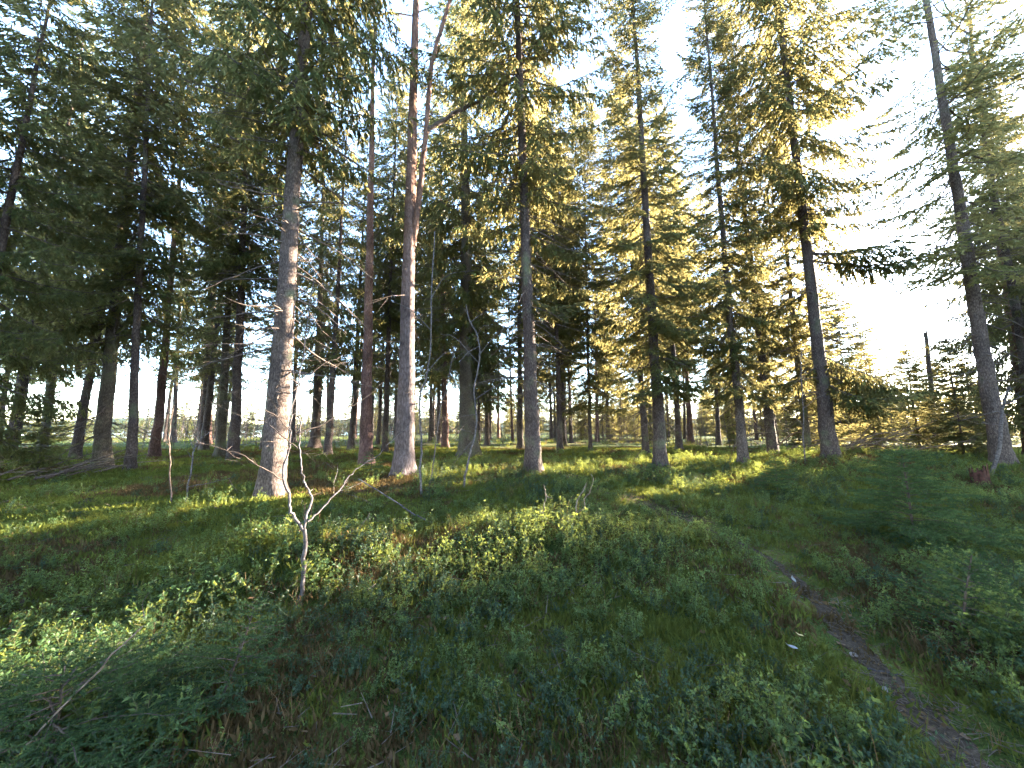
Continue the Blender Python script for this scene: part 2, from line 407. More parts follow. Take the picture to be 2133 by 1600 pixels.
def branch_template(L, style, seed):
    rg = np.random.default_rng(seed); g = Geo()
    t = np.linspace(0, 1, 9)
    if style == 'droop': z = L*(-0.30*t**1.2+0.20*t**3)
    elif style == 'flat': z = L*(-0.16*np.sin(math.pi*t*0.8)+0.10*t**2)
    else: z = L*(-0.22*t**1.6)
    ax = np.c_[L*t, L*0.05*np.cumsum(rg.normal(0, 0.6, 9))*t, z]
    ax[0] = 0
    tube(g, ax, np.linspace(0.008+0.006*L, 0.003, 9), 1, 3)
    P, D, Ln, W, A, B, WW = [], [], [], [], [], [], []
    def at(u):
        return np.array([np.interp(u, t, ax[:, k]) for k in range(3)])
    step = {'droop': 0.075, 'flat': 0.075, 'dead': 0.15}[style]
    u = 0.10; side = 1
    while u < 1.0:
        p = at(u); fx = unit(at(min(u+0.05, 1))-at(u-0.05))
        l = (0.40*L*(1-u)**0.75*min(1, u*3.5)+0.10)*rg.uniform(0.65, 1.15)
        if style == 'droop': d = np.array([0.35, side*rg.uniform(0.2, 0.75), rg.uniform(-1.1, -0.25)]); l *= 0.85
        elif style == 'flat': d = np.array([0.62, side*0.85, rg.uniform(-0.35, 0.12)])
        else: d = np.array([0.7, side*0.7, rg.uniform(-0.5, 0.4)])
        d = unit(d+0.3*fx); nseg = max(2, int(l/0.10)); q = p.copy()
        if rg.random() < (0.25 if style == 'dead' else 0.08): u += step/L; side = -side; continue
        for s in range(nseg):
            dd = unit(d+np.array([0.0, 0, (-0.10 if style != 'droop' else -0.22)*s])+rg.normal(0, 0.10, 3)); q2 = q+dd*l/nseg
            A.append(q.copy()); B.append(q2.copy()); WW.append(0.010-0.005*s/nseg)
            if style != 'dead':
                for c in range(4):
                    f = rg.random(); sd = 1 if (c+s) % 2 else -1
                    lat = unit(np.cross(dd, np.array([0, 0, 1.0]))+1e-6)
                    e = unit(dd*0.75+lat*sd*0.75+np.array([0, 0, -0.55 if style == 'droop' else -0.12])+rg.normal(0, 0.18, 3))
                    P.append(q+(q2-q)*f); D.append(e); Ln.append(rg.uniform(0.07, 0.18)); W.append(rg.uniform(0.028, 0.046))
                P.append(q); D.append(dd); Ln.append(l/nseg*1.25); W.append(0.032)
            elif rg.random() < 0.45:
                e = unit(dd+rg.normal(0, 0.6, 3)); r_ = rg.uniform(0.05, 0.2)
                A.append(q2); B.append(q2+e*r_); WW.append(0.005)
            q = q2
        if style != 'dead':
            P.append(q); D.append(dd); Ln.append(0.11); W.append(0.028)
        u += step/L*rg.uniform(0.8, 1.2); side = -side
    if style != 'dead':
        for u in np.arange(0.25, 1.0, 0.03/L):
            P.append(at(u)); D.append(unit(np.array([0.7, rg.normal(0, 0.5), rg.normal(0.1, 0.3)]))); Ln.append(rg.uniform(0.05, 0.10)); W.append(0.024)
    if P: diamonds(g, P, D, Ln, W, 0, rg)
    strips(g, A, B, WW, 1, rg)
    return g.arrays()

LENS = (0.6, 1.1, 1.8, 2.6)
TPL = {(st, L): [branch_template(L, st, 100*k+int(L*10)+len(st)) for k in range(3 if L > 1 else 2)] for st in ('droop', 'flat', 'dead') for L in LENS}

def put_branch(g, style, L, az, pitch, pos, rg):
    base = min(LENS, key=lambda b: abs(math.log(b/L)))
    V, Q, M = TPL[(style, base)][rg.integers(len(TPL[(style, base)]))]
    s = L/base
    c, sn = math.cos(pitch), math.sin(pitch); ca, sa = math.cos(az), math.sin(az)
    V = V*np.array([s, s*rg.choice([-1, 1]), s])
    x, y, z = V[:, 0]*c-V[:, 2]*sn, V[:, 1], V[:, 0]*sn+V[:, 2]*c
    g.add(np.c_[x*ca-y*sa+pos[0], x*sa+y*ca+pos[1], z+pos[2]], Q, M)

def crown_mesh(name, H, base, maxlen, style, seed, gap=0.40, dead=3.0, fill=1.0, per=(4, 6)):
    rg = np.random.default_rng(seed); g = Geo()
    z = base
    while z < H-0.25:
        rel = (z-base)/(H-base)
        prof = min(1.0, 0.55+2.2*rel)*(1-rel)**0.8+0.06
        k = int(rg.integers(per[0], per[1]+1)); a0 = rg.uniform(0, 6.28)
        for b in range(k):
            if rg.random() > fill: continue
            L = maxlen*prof*rg.uniform(0.62, 1.15)
            if L < 0.2: continue
            put_branch(g, style, L, a0+b*6.283/k+rg.normal(0, 0.3), R(-16+46*rel+rg.normal(0, 7)), (0, 0, z+rg.uniform(-0.18, 0.18)), rg)
        z += gap*(1-0.35*rel)*rg.uniform(0.85, 1.2)
    z = max(0.9, base-dead)
    while z < base+1.0:
        for b in range(int(rg.integers(2, 5))):
            put_branch(g, 'dead', rg.uniform(0.3, 0.6)*maxlen, rg.uniform(0, 6.28), R(rg.uniform(-30, 5)), (0, 0, z), rg)
        z += 0.34*rg.uniform(0.6, 1.4)
    tube(g, [(0, 0, H-1.0), (0, 0, H+0.3)], [0.02, 0.004], 1, 3)
    return quad_mesh(name, *g.arrays(), [NEEDLE, TWIG])

def pine_crown_mesh(name, H, base, maxlen, seed):
    rg = np.random.default_rng(seed); g = Geo(); P, D, Ln, W, A, B, WW = [], [], [], [], [], [], []
    z = base
    while z < H:
        rel = (z-base)/(H-base); L = maxlen*(0.5+math.sin(math.pi*min(1, rel+0.15))*0.6)*rg.uniform(0.6, 1.1)
        az = rg.uniform(0, 6.28); el = R(rg.uniform(0, 30)+25*rel)
        d0 = np.array([math.cos(az)*math.cos(el), math.sin(az)*math.cos(el), math.sin(el)])
        pts = [np.array([0, 0, z])]
        for s in range(6): pts.append(pts[-1]+unit(d0+rg.normal(0, 0.22, 3))*L/6)
        tube(g, pts, np.linspace(0.035, 0.008, 7), 1, 4)
        for s in range(2, 7):
            for b in range(5):
                e = unit(d0+rg.normal(0, 0.8, 3)); r_ = rg.uniform(0.15, 0.5); q = pts[s]+e*r_
                A.append(pts[s]); B.append(q); WW.append(0.012)
                for c in range(16):
                    P.append(q-e*rg.uniform(0, 0.15)); D.append(e+rg.normal(0, 0.75, 3)); Ln.append(rg.uniform(0.07, 0.13)); W.append(0.016)
        z += rg.uniform(0.15, 0.35)
    diamonds(g, P, D, Ln, W, 0, rg); strips(g, A, B, WW, 1, rg)
    return quad_mesh(name, *g.arrays(), [NEEDLE_PINE, TWIG])

CROWNS = {
    'tall_droop': (22.0, crown_mesh("tall_droop", 22, 6.8, 3.0, 'droop', 1, gap=0.40, per=(5, 7), dead=5.0)),
    'mid_droop':  (19.0, crown_mesh("mid_droop", 19, 3.6, 2.8, 'droop', 2, gap=0.40, per=(4, 6))),
    'layered':    (20.0, crown_mesh("layered", 20, 2.5, 3.1, 'flat', 3, gap=0.46, dead=1.8)),
    'layered_high': (21.0, crown_mesh("layered_high", 21, 4.4, 2.9, 'flat', 4, gap=0.42, dead=2.4)),
    'low_full':   (16.0, crown_mesh("low_full", 16, 1.5, 2.6, 'droop', 5, gap=0.42, dead=0.8)),
    'airy':       (20.0, crown_mesh("airy", 20, 4.4, 2.9, 'droop', 17, gap=0.66, dead=3.4, fill=0.75)),
    'thin':       (19.0, crown_mesh("thin", 19, 5.0, 1.7, 'flat', 6, gap=0.50, dead=3.8)),
    'sparse':     (22.0, crown_mesh("sparse", 22, 5.0, 2.8, 'flat', 7, gap=0.62, dead=3.0, fill=0.7)),
    'young':      (8.5, crown_mesh("young", 8.5, 0.7, 1.7, 'flat', 8, gap=0.30, dead=0.3)),
    'pine':       (20.0, pine_crown_mesh("pine", 20, 12.5, 2.4, 9)),
}
print("crown quads", sum(len(c[1].polygons) for c in CROWNS.values()))
print("crown quads", sum(len(c[1].polygons) for c in CROWNS.values()))

def trunk_mesh(name, H, r0, bark, seed, twigs=60, clear=0.8, flare=0.55, broken=False, twig_to=8.0):
    rg = np.random.default_rng(seed); g = Geo()
    zs = np.concatenate([np.arange(-0.35, 1.2, 0.07), np.arange(1.2, 4, 0.2), np.arange(4, H, 0.6), [H]])
    ns = 22; th = np.arange(ns)*2*math.pi/ns
    lob = rg.uniform(0, 6.28, 4); nl = rg.integers(3, 6)
    wob = np.cumsum(rg.normal(0, 0.006, (len(zs), 2)), 0); wob -= wob[np.argmin(abs(zs))]
    rows = []
    for k, z in enumerate(zs):
        zz = max(z, 0.0); tap = max(0.03, 0.80*(1-zz/H)**0.95+0.20*math.exp(-zz/1.6)) if not broken else 1-0.35*zz/H
        f = flare*math.exp(-max(z, -0.1)/0.22)
        rr = r0*tap*(1+f*(0.55+0.45*np.cos(nl*th+lob[0]))+0.045*np.sin(3*th+lob[1]+0.5*z)+0.03*np.sin(7*th+lob[2]-1.1*z)+rg.normal(0, 0.012, ns))
        rows.append(np.c_[rr*np.cos(th)+wob[k, 0], rr*np.sin(th)+wob[k, 1], np.full(ns, z)])
    V = np.concatenate(rows); n = len(zs)
    i, j = np.meshgrid(np.arange(n-1), np.arange(ns), indexing='ij'); i, j = i.ravel(), j.ravel(); k = (j+1) % ns
    g.add(V, np.stack([i*ns+j, i*ns+k, (i+1)*ns+k, (i+1)*ns+j], 1), 0)
    if broken:   # ragged snapped end
        for a in th[::2]:
            p = np.array([r0*0.55*math.cos(a), r0*0.55*math.sin(a), H-0.1])
            strips(g, [p], [p+np.array([0, 0, rg.uniform(0.1, 0.45)])], [r0*0.6], 1, rg)
    A, B, W = [], [], []
    for _ in range(twigs):
        z = rg.uniform(clear, min(H*0.8, twig_to)); a = rg.uniform(0, 6.28); r = r0*0.75*(1-z/H)
        L = rg.uniform(0.06, 0.22) if rg.random() < 0.6 else rg.uniform(0.3, 1.2)
        p = np.array([r*math.cos(a), r*math.sin(a), z]); d = np.array([math.cos(a), math.sin(a), rg.uniform(-0.5, 0.25)])
        q = p+unit(d)*L*0.5; e = q+unit(d+rg.normal(0, 0.35, 3))*L*0.5
        A += [p, q]; B += [q, e]; W += [0.016, 0.010]
        if L > 0.25:
            for c in range(6):
                s_ = p+(e-p)*rg.uniform(0.3, 1.0); A.append(s_); B.append(s_+unit(d+rg.normal(0, 0.8, 3))*L*rg.uniform(0.2, 0.45)); W.append(0.006)
    if A: strips(g, A, B, W, 1, rg); strips(g, A, B, W, 1, rg)
    return g.mesh(name, [bark, DEADTWIG if bark in (BARK_GREY,) else TWIG], {0})

def tree(name, label, xy, diam, lean, crown, bark, seed, cscale=1.0, crot=None, cat="tree", group="trees of the wood", twigs=60, leany=0.0, flare=0.55, cwide=1.0):
    az = math.atan2(xy[0], xy[1])
    o = empty(name, (xy[0], xy[1], zat(*xy)), (leany, math.atan(lean), -az))
    tag(o, label, cat, group)
    H, cm = CROWNS[crown]
    t = link(bpy.data.objects.new("trunk", trunk_mesh("trunk", H*cscale, diam*0.53, bark, seed, twigs, flare=flare)), o)
    c = link(bpy.data.objects.new("crown", cm), o)
    c.scale = (cscale*cwide, cscale*cwide, cscale)
    c.rotation_euler = (0, 0, seed*1.7 if crot is None else crot)
    return o

# ------------------------------------------------------------------ the trees one can tell apart
S_, G_, M_, P_, RD = BARK_SPRUCE, BARK_GREY, BARK_MOSSY, BARK_PINE, BARK_RED
NEAR = [
 # name, label, xy, diameter, lean, crown, bark, crown scale
 ("spruce_tree", "big dark mossy spruce rising from the heap of dead branches", (-10.85, 9.35), 0.34, -0.023, 'mid_droop', M_, 1.1),
 ("spruce_tree", "slim dark spruce just right of the big mossy one by the dead branches", (-9.45, 8.73), 0.20, -0.06, 'thin', S_, 0.95),
 ("pine_tree", "reddish sunlit pine trunk widening at its foot, beyond the slim dark spruce", (-12.67, 12.50), 0.30, -0.032, 'pine', RD, 0.95),
 ("spruce_tree", "thin distant dark trunk beside the reddish sunlit pine", (-23.5, 24.3), 0.34, -0.045, 'thin', S_, 1.0),
 ("pine_tree", "straight pale sunlit trunk seen against white sky, left of the dark pair", (-19.48, 22.34), 0.44, -0.033, 'pine', RD, 1.1),
 ("spruce_tree", "dark trunk in front of the close pair of spruces", (-9.53, 12.04), 0.34, -0.05, 'tall_droop', S_, 0.95),
 ("spruce_tree", "greenish trunk behind of the close pair of spruces", (-10.69, 12.90), 0.31, -0.038, 'thin', M_, 1.0),
 ("spruce_tree", "thick pale grey spruce lit down its right side, with long bare dead branches", (-4.17, 6.18), 0.40, -0.010, 'tall_droop', G_, 1.0),
 ("spruce_tree", "thin dark trunk peeping out right behind the pale grey spruce", (-15.2, 24.3), 0.36, -0.045, 'thin', S_, 1.0),
 ("spruce_tree", "grey trunk standing in the sunlit clearing between pale spruce and red pine", (-10.51, 18.67), 0.48, -0.035, 'airy', S_, 1.05),
 ("pine_tree", "very slender far pine in the gap right of the clearing trunk", (-14.4, 27.4), 0.24, -0.047, 'pine', RD, 1.0),
 ("pine_tree", "dark red-brown pine left of the thick grey pine", (-4.08, 9.91), 0.35, -0.028, 'pine', RD, 0.95),
 ("pine_tree", "thick grey pine turning pink above, forked into a second slender stem", (-2.36, 7.74), 0.43, -0.007, 'pine', P_, 1.0),
 ("spruce_tree", "slender far trunk just right of the thick grey pine", (-6.2, 26.6), 0.30, -0.019, 'thin', S_, 1.0),
 ("spruce_tree", "thin trunk touching the left of a red-brown trunk in the clearing", (-4.65, 22.39), 0.26, -0.030, 'thin', S_, 1.0),
 ("spruce_tree", "red-brown trunk with spread roots, left of the massive mossy spruce", (-3.40, 17.92), 0.36, -0.038, 'mid_droop', RD, 1.1),
 ("spruce_tree", "massive old mossy spruce with low shaggy boughs on its right", (-1.57, 12.90), 0.74, -0.030, 'mid_droop', M_, 1.15),
 ("spruce_tree", "dark spruce with flared foot standing beside the path", (0.49, 8.02), 0.37, -0.027, 'tall_droop', S_, 1.0),
 ("spruce_tree", "shaded bushy spruce on a very thin dark stem at the clearing edge", (3.55, 15.8), 0.18, 0.005, 'layered', S_, 0.95),
 ("spruce_tree", "dark-topped spruce with grey lower trunk, right of the path", (3.82, 9.06), 0.32, -0.013, 'layered', S_, 1.0),
 ("spruce_tree", "slender pale grey spruce with a thin bright sunlit right edge", (6.15, 9.37), 0.24, -0.003, 'layered', G_, 0.9),
 ("spruce_tree", "thin left one of two distant trunks behind the pale slender spruce", (11.79, 24.76), 0.32, -0.020, 'tall_droop', S_, 0.9),
 ("spruce_tree", "thicker right one of two distant trunks behind the pale slender spruce", (12.92, 25.31), 0.42, 0.0, 'tall_droop', RD, 1.0),
 ("spruce_tree", "black shaded trunk left of the big dark right-hand spruce", (8.35, 11.24), 0.30, -0.018, 'layered', S_, 0.95),
 ("spruce_tree", "short greenish brown trunk half hidden behind the black shaded one", (9.32, 11.1), 0.22, 0.005, 'layered', M_, 0.8),
 ("spruce_tree", "big dark spruce with long layered boughs beside the reddish earth bank", (8.24, 9.09), 0.35, -0.003, 'tall_droop', S_, 0.95),
 ("spruce_tree", "tall bluish trunk leaning in against the white sky near the stump", (11.62, 8.36), 0.33, 0.008, 'sparse', G_, 1.0),
 ("pine_tree", "reddish pine behind the leaning bluish trunk at the picture edge", (17.10, 11.58), 0.34, 0.02, 'pine', RD, 1.0),
 ("spruce_tree", "low-branched dark spruce hanging its boughs in from the left edge", (-10.6, 6.7), 0.22, 0.0, 'low_full', S_, 0.85),
 ("spruce_tree", "spruce with golden sunlit boughs behind the left edge tree", (-17.5, 12.2), 0.34, 0.0, 'airy', S_, 0.95),
 ("spruce_tree", "thin straight trunk left of the big mossy spruce, against the lake", (-19.5, 14.6), 0.30, -0.03, 'mid_droop', M_, 1.05),
]
WIDE = {0: 1.1, 5: 1.15, 9: 1.2, 15: 1.2, 16: 1.1, 17: 1.0, 18: 1.15, 19: 0.66, 20: 0.6, 23: 0.52, 24: 0.55, 25: 1.0}      # narrower crowns
TREES = {}
for k, (nm, lb, xy, dm, ln, cr, bk, cs) in enumerate(NEAR):
    TREES[k] = tree(nm, lb, xy, dm, ln, cr, bk, 20+k, cs, twigs=120 if math.hypot(*xy) < 12 else 100, cwide=WIDE.get(k, 1.0))
PALE, FORK, LEAN = TREES[7], TREES[12], TREES[26]

def line3(pts, depth=0.0, rg=nrg):
    """(u, z) or (u, depth, z) points -> local 3-D polyline."""
    out = []
    for k, p in enumerate(pts):
        out.append((p[0], depth*k/max(1, len(pts)-1), p[1]) if len(p) == 2 else p)
    return np.array(out, float)

def limb(name, parent, pts, r0, r1, mat, depth=0.0, sides=6, per=4, jit=0.004, twigs=0, tl=0.3, seed=0):
    rg = np.random.default_rng(seed+len(pts)*7); g = Geo()
    L = smooth_line(line3(pts, depth), per, jit, rg)
    tube(g, L, np.linspace(r0, r1, len(L)), 0, sides)
    A, B, W = [], [], []
    for _ in range(twigs):
        k = rg.integers(len(L)//4, len(L)); d = unit(L[min(k, len(L)-1)]-L[k-1])
        e = unit(d*0.7+rg.normal(0, 0.55, 3)); q = L[k-1]; n_ = 3; r_ = tl*rg.uniform(0.4, 1.2)
        for s in range(n_):
            e2 = unit(e+rg.normal(0, 0.3, 3)); q2 = q+e2*r_/n_
            A.append(q); B.append(q2); W.append(max(0.0045, r1*1.6-0.001*s)); q = q2
    if A: strips(g, A, B, W, 0, rg); strips(g, A, B, W, 0, rg)
    return link(bpy.data.objects.new(name, g.mesh(name, [mat], {0})), parent)

# bare branches of the pale grey spruce: each one a part
DEAD = [[(0.04,7.28),(0.63,6.88),(1.26,6.51)], [(0.07,6.24),(0.68,6.03),(1.44,5.83)], [(0.04,5.53),(0.65,5.54),(1.07,5.40)], [(0.03,4.98),(0.86,4.63),(1.51,4.18)],
        [(-0.19,6.15),(-0.77,6.1),(-1.12,6.11)], [(-0.15,5.54),(-0.88,5.53),(-1.2,5.6)], [(-0.21,7.66),(-0.5,7.8),(-0.86,7.99)], [(-0.03,4.15),(0.63,3.83),(1.37,3.17)],
        [(-0.05,3.4),(-0.54,3.26),(-0.8,3.25)], [(0.05,2.96),(0.54,2.57),(1.15,2.3)], [(0.0,6.8),(0.7,6.6),(1.6,6.0)], [(0.0,3.6),(0.5,3.45),(1.0,3.0)], [(0.0,4.6),(-0.5,4.55),(-0.95,4.3)]]
for k, l in enumerate(DEAD):
    limb("branch", PALE, [(p[0]+0.01*p[1], p[1]) for p in l], 0.020, 0.006, DEADTWIG, depth=(-0.5, 0.3, -0.7, -0.2)[k % 4], twigs=9, tl=0.35, seed=k)
# second stem and the dark crooked limb of the forked pine
limb("fork_stem", FORK, [(0.05,0,5.3),(0.12,-0.12,6.2),(0.18,-0.16,6.99),(0.26,-0.18,8.05),(0.38,-0.2,10.13),(0.62,-0.2,11.4),(0.95,-0.15,13.0),(1.3,-0.1,15.0)], 0.075, 0.035, RD, sides=10, jit=0.01, twigs=6, tl=0.5, seed=3)
limb("limb", FORK, [(0.28,-0.18,8.2),(0.5,-0.2,8.45),(1.08,-0.25,8.95),(2.11,-0.3,9.9),(3.25,-0.3,11.1),(3.32,-0.3,11.75),(4.17,-0.3,12.63)], 0.06, 0.015, TWIG, sides=7, jit=0.015, twigs=26, tl=0.7, seed=4)

# broken snag by the young spruces
az = math.atan2(17.2, 14.2); sg = empty("dead_snag", (17.2, 14.2, zat(17.2, 14.2)), (0, 0.03, -az)); tag(sg, "thin grey dead snag with a snapped top among the young spruces", "snag")
link(bpy.data.objects.new("trunk", trunk_mesh("trunk", 4.9, 0.09, G_, 77, 30, broken=True, twig_to=4.5)), sg)
limb("branch", sg, [(0.02, 4.3), (0.25, 4.55), (0.75, 4.6), (1.15, 4.9)], 0.018, 0.006, TWIG, twigs=14, tl=0.35, seed=5)

# trees closing the wood on the sunny side, at and beyond the picture edge: they shade the foreground
def beside_sunline(d, c):
    """A spot d metres away, c metres to the right of the line from the camera to the sun."""
    a = R(SUN_AZ)+math.asin(c/d); return (d*math.sin(a), d*math.cos(a))
SHADE = [(27, -1.5, 'mid_droop', 1.0, 0.95), (26, 2.4, 'mid_droop', 1.0, 1.1), (33, 0.4, 'mid_droop', 1.1, 1.0), (31, 4.6, 'mid_droop', 1.0, 1.1), (38, -1.7, 'mid_droop', 1.15, 0.85), (37, 2.8, 'mid_droop', 1.1, 1.1),
         (21, 5.6, 'low_full', 1.1, 1.1), (20, -1.3, 'low_full', 1.0, 0.9), (44, 0.6, 'mid_droop', 1.2, 1.0), (17, 3.0, 'low_full', 0.9, 1.2), (23, 8.0, 'low_full', 1.0, 1.2), (46, -2.0, 'mid_droop', 1.25, 0.42), (50, -1.9, 'mid_droop', 1.3, 0.42)]
for k, (d, c_, cr, cs, cw) in enumerate(SHADE):
    tree("spruce_tree", "full spruce of the dark stand at the right edge, behind the reddish pine", beside_sunline(d, c_), 0.32, 0.0, cr, S_, 300+k, cs, group="dark stand at the right edge", cwide=cw)
EDGE = [(29.0, 42.2, 1.35), (30.5, 44.2, 1.25), (33.0, 46.4, 1.05), (34.5, 49.2, 0.85), (32.5, 50.6, 0.7), (34.5, 52.0, 0.8), (36.0, 53.0, 0.7)]
for k, (d, a, cs) in enumerate(EDGE):
    xy = (d*math.sin(R(a)), d*math.cos(R(a)))
    tree("spruce_tree", ["first", "second", "third", "fourth", "fifth", "sixth", "seventh"][k]+" small backlit spruce from the left in the low row under the open white sky", xy, 0.15, 0.0, 'young', S_, 330+k, cs, group="low backlit spruces under the open sky", cwide=1.2)

# the same wood goes on behind and beside the viewer: it keeps the open sky off the near floor and trunks
kg = random.Random(4); back = []
for _ in range(3000):
    if len(back) >= 22: break
    a_ = R(kg.uniform(92, 300)); d_ = kg.uniform(6, 20); p_ = (d_*math.sin(a_), d_*math.cos(a_))
    if any(math.hypot(p_[0]-q[0], p_[1]-q[1]) < 3.4 for q in back) or (p_[0] < 0 and p_[1] > -1 and p_[0] > -12): continue
    back.append(p_)
for k, p_ in enumerate(back):
    tree("spruce_tree", "full spruce of the wood that goes on behind the viewer", p_, 0.3, 0.0, ['mid_droop', 'low_full', 'layered'][k % 3], S_, 360+k, 1.0, group="wood behind the viewer", twigs=20)

# ------------------------------------------------------------------ the wood behind, tree by tree
BT = {'spruce': [trunk_mesh("trunk", 19, 0.17, S_, 400+k, 30) for k in range(3)], 'pine': [trunk_mesh("trunk", 19, 0.16, RD, 410+k, 12) for k in range(2)]}
spots = [t[2] for t in NEAR]; nb = 0
brg = random.Random(13)
ZONES = [(-60, -24, 20, 42, 9, 5.0, ['pine', 'thin', 'layered_high', 'pine', 'thin']), (-24, 9, 17, 38, 26, 3.0, ['pine', 'tall_droop', 'layered_high', 'airy', 'thin', 'airy']),
         (9, 43, 22, 40, 9, 3.2, ['tall_droop', 'tall_droop', 'tall_droop', 'layered_high', 'pine']), (4, 43, 20, 36, 14, 1.7, ['young']), (3, 44, 27, 42, 18, 2.2, ['young_big', 'young_big', 'low_full']), (-58, -22, 18, 40, 8, 2.5, ['thin', 'airy', 'thin'])]
picks = [(2.9, 19.5, 'tall_droop'), (3.9, 23.0, 'tall_droop'), (1.6, 22.5, 'layered_high'), (-5.6, 15.5, 'tall_droop'), (-7.6, 16.6, 'airy'), (-14.5, 16.5, 'airy'), (5.4, 14.2, 'layered_high'), (7.6, 16.0, 'tall_droop'), (2.0, 14.6, 'tall_droop'), (-6.6, 12.6, 'airy'), (-13.9, 11.2, 'airy')]; FAR = []
spots += [p[:2] for p in picks]
for a0, a1, d0, d1, nmax, gap_, kinds_ in ZONES:
    nb = 0
    for _ in range(4000):
        if nb >= nmax: break
        ad = brg.uniform(a0, a1); a = R(ad); d = brg.uniform(d0, d1); x, y = d*math.sin(a), d*math.cos(a)
        if a0 == 9 and d*math.sin(a-R(SUN_AZ)) > -9.4: continue
        if any(math.hypot(x-p, y-q) < gap_ for p, q in spots): continue
        spots.append((x, y)); nb += 1; picks.append((x, y, brg.choice(kinds_)))
for x, y, cr in picks:
    big = cr == 'young_big'; cr = 'young' if big else cr
    pine = cr == 'pine'
    o = empty("pine_tree" if pine else "spruce_tree", (x, y, zat(x, y)), (brg.uniform(-0.02, 0.02), brg.uniform(-0.03, 0.03), brg.uniform(0, 6.28)))
    kind_ = "orange-barked pine" if pine else {'young': "young bushy spruce", 'thin': "narrow spruce"}.get(cr, "tall spruce")
    FAR.append((math.degrees(math.atan2(x, y)), kind_, o))
    H, cm = CROWNS[cr]; s = brg.uniform(0.8, 1.05)*(1.0 if big else brg.uniform(0.25, 0.55) if cr == 'young' else 0.75 if cr == 'low_full' else 1.0)
    t = link(bpy.data.objects.new("trunk", brg.choice(BT['pine' if pine else 'spruce'])), o); t.scale = (H/19*s if cr == 'young' else s, H/19*s if cr == 'young' else s, H/19*s)
    c = link(bpy.data.objects.new("crown", cm), o); c.scale = (s*1.2, s*1.2, s) if big else (s, s, s)

# which far tree is which: named by the gap between the near trunks it stands in
SHORT = ["branch-heap spruce", "slim dark spruce", "reddish sunlit pine", None, "pale sunlit pine", "close dark pair", None, "pale grey spruce", None, "grey clearing trunk", None,
         "red-brown pine", "forked pine", None, None, "rooted red trunk", "massive mossy spruce", "path-side spruce", "bushy spruce", "grey-footed spruce", "slender pale spruce",
         None, None, "black shaded trunk", None, "big layered spruce", "leaning bluish trunk", None, "left edge spruce", None, None]
marks = sorted((math.degrees(math.atan2(*t[2])), s) for t, s in zip(NEAR, SHORT) if s)
gaps = {}
for ad, kd, o in sorted(FAR, key=lambda f: f[0]):
    lo = [s for a, s in marks if a <= ad]; hi = [s for a, s in marks if a > ad]
    where = f"between {lo[-1]} and {hi[0]}" if lo and hi else f"left of the {hi[0]}" if hi else f"right of the {lo[-1]}"
    gaps.setdefault((where, kd), []).append(o)
ORD = ["first", "second", "third", "fourth", "fifth", "sixth", "seventh", "eighth", "ninth", "tenth", "eleventh", "twelfth", "thirteenth", "fourteenth", "fifteenth"]
for (where, kd), os_ in gaps.items():
    for k, o in enumerate(os_):
        tag(o, (f"far {kd} {where}" if len(os_) == 1 else f"{ORD[k]} far {kd} from left {where}"), "tree", f"far {kd}s of the sunlit wood")

# low boughs still green on some near trunks: each bough a part
def boughs(o, specs, seed):
    rg = np.random.default_rng(seed)
    for z, adeg, L, pit in specs:
        g = Geo(); put_branch(g, 'flat' if rg.random() < 0.6 else 'droop', L, R(adeg), R(pit), (0, 0, 0), rg)
        for _ in range(2): put_branch(g, 'droop', L*0.7, R(adeg+rg.uniform(-22, 22)), R(pit-6), (0, 0, -0.05), rg)
        c = link(bpy.data.objects.new("bough", quad_mesh("bough", *g.arrays(), [NEEDLE, TWIG])), o); c.location = (0, 0, z)
boughs(TREES[25], [(5.4, -8, 2.9, -12), (2.7, -25, 2.3, -24), (2.4, 12, 2.3, -20), (2.0, -40, 1.8, -18), (4.6, 175, 2.0, -8), (2.5, 205, 1.7, -20), (1.7, 5, 1.6, -16), (5.6, -30, 2.8, -8)], 1)
boughs(TREES[16], [(5.0, -12, 3.0, -22), (4.1, 8, 2.9, -26), (3.2, -20, 2.8, -22), (2.6, 15, 2.4, -16), (4.6, 30, 2.6, -24), (5.6, 190, 2.4, -20), (3.8, -35, 2.6, -28)], 2)
boughs(TREES[19], [(3.9, -10, 1.7, -12), (3.2, 8, 1.6, -16), (2.5, -25, 1.6, -12), (4.3, 190, 1.5, -14), (3.4, 170, 1.5, -18), (2.2, 20, 1.2, -12)], 3)
boughs(TREES[17], [(5.8, -10, 1.8, -20), (5.0, 12, 1.6, -18), (4.2, -30, 1.5, -22), (6.2, 195, 1.6, -15), (5.4, 160, 1.4, -20)], 4)
boughs(TREES[20], [(3.6, 185, 1.4, -14), (4.2, -5, 1.5, -14), (3.0, 10, 1.2, -16), (4.6, 200, 1.6, -10)], 5)
boughs(TREES[23], [(3.9, 0, 1.6, -16), (3.3, 190, 1.7, -18), (4.4, -20, 1.8, -14), (2.8, 170, 1.3, -14)], 6)
boughs(TREES[0], [(4.2, 185, 2.2, -18), (5.0, 200, 2.4, -14), (4.6, -15, 1.8, -18), (3.6, 170, 1.8, -20)], 7)

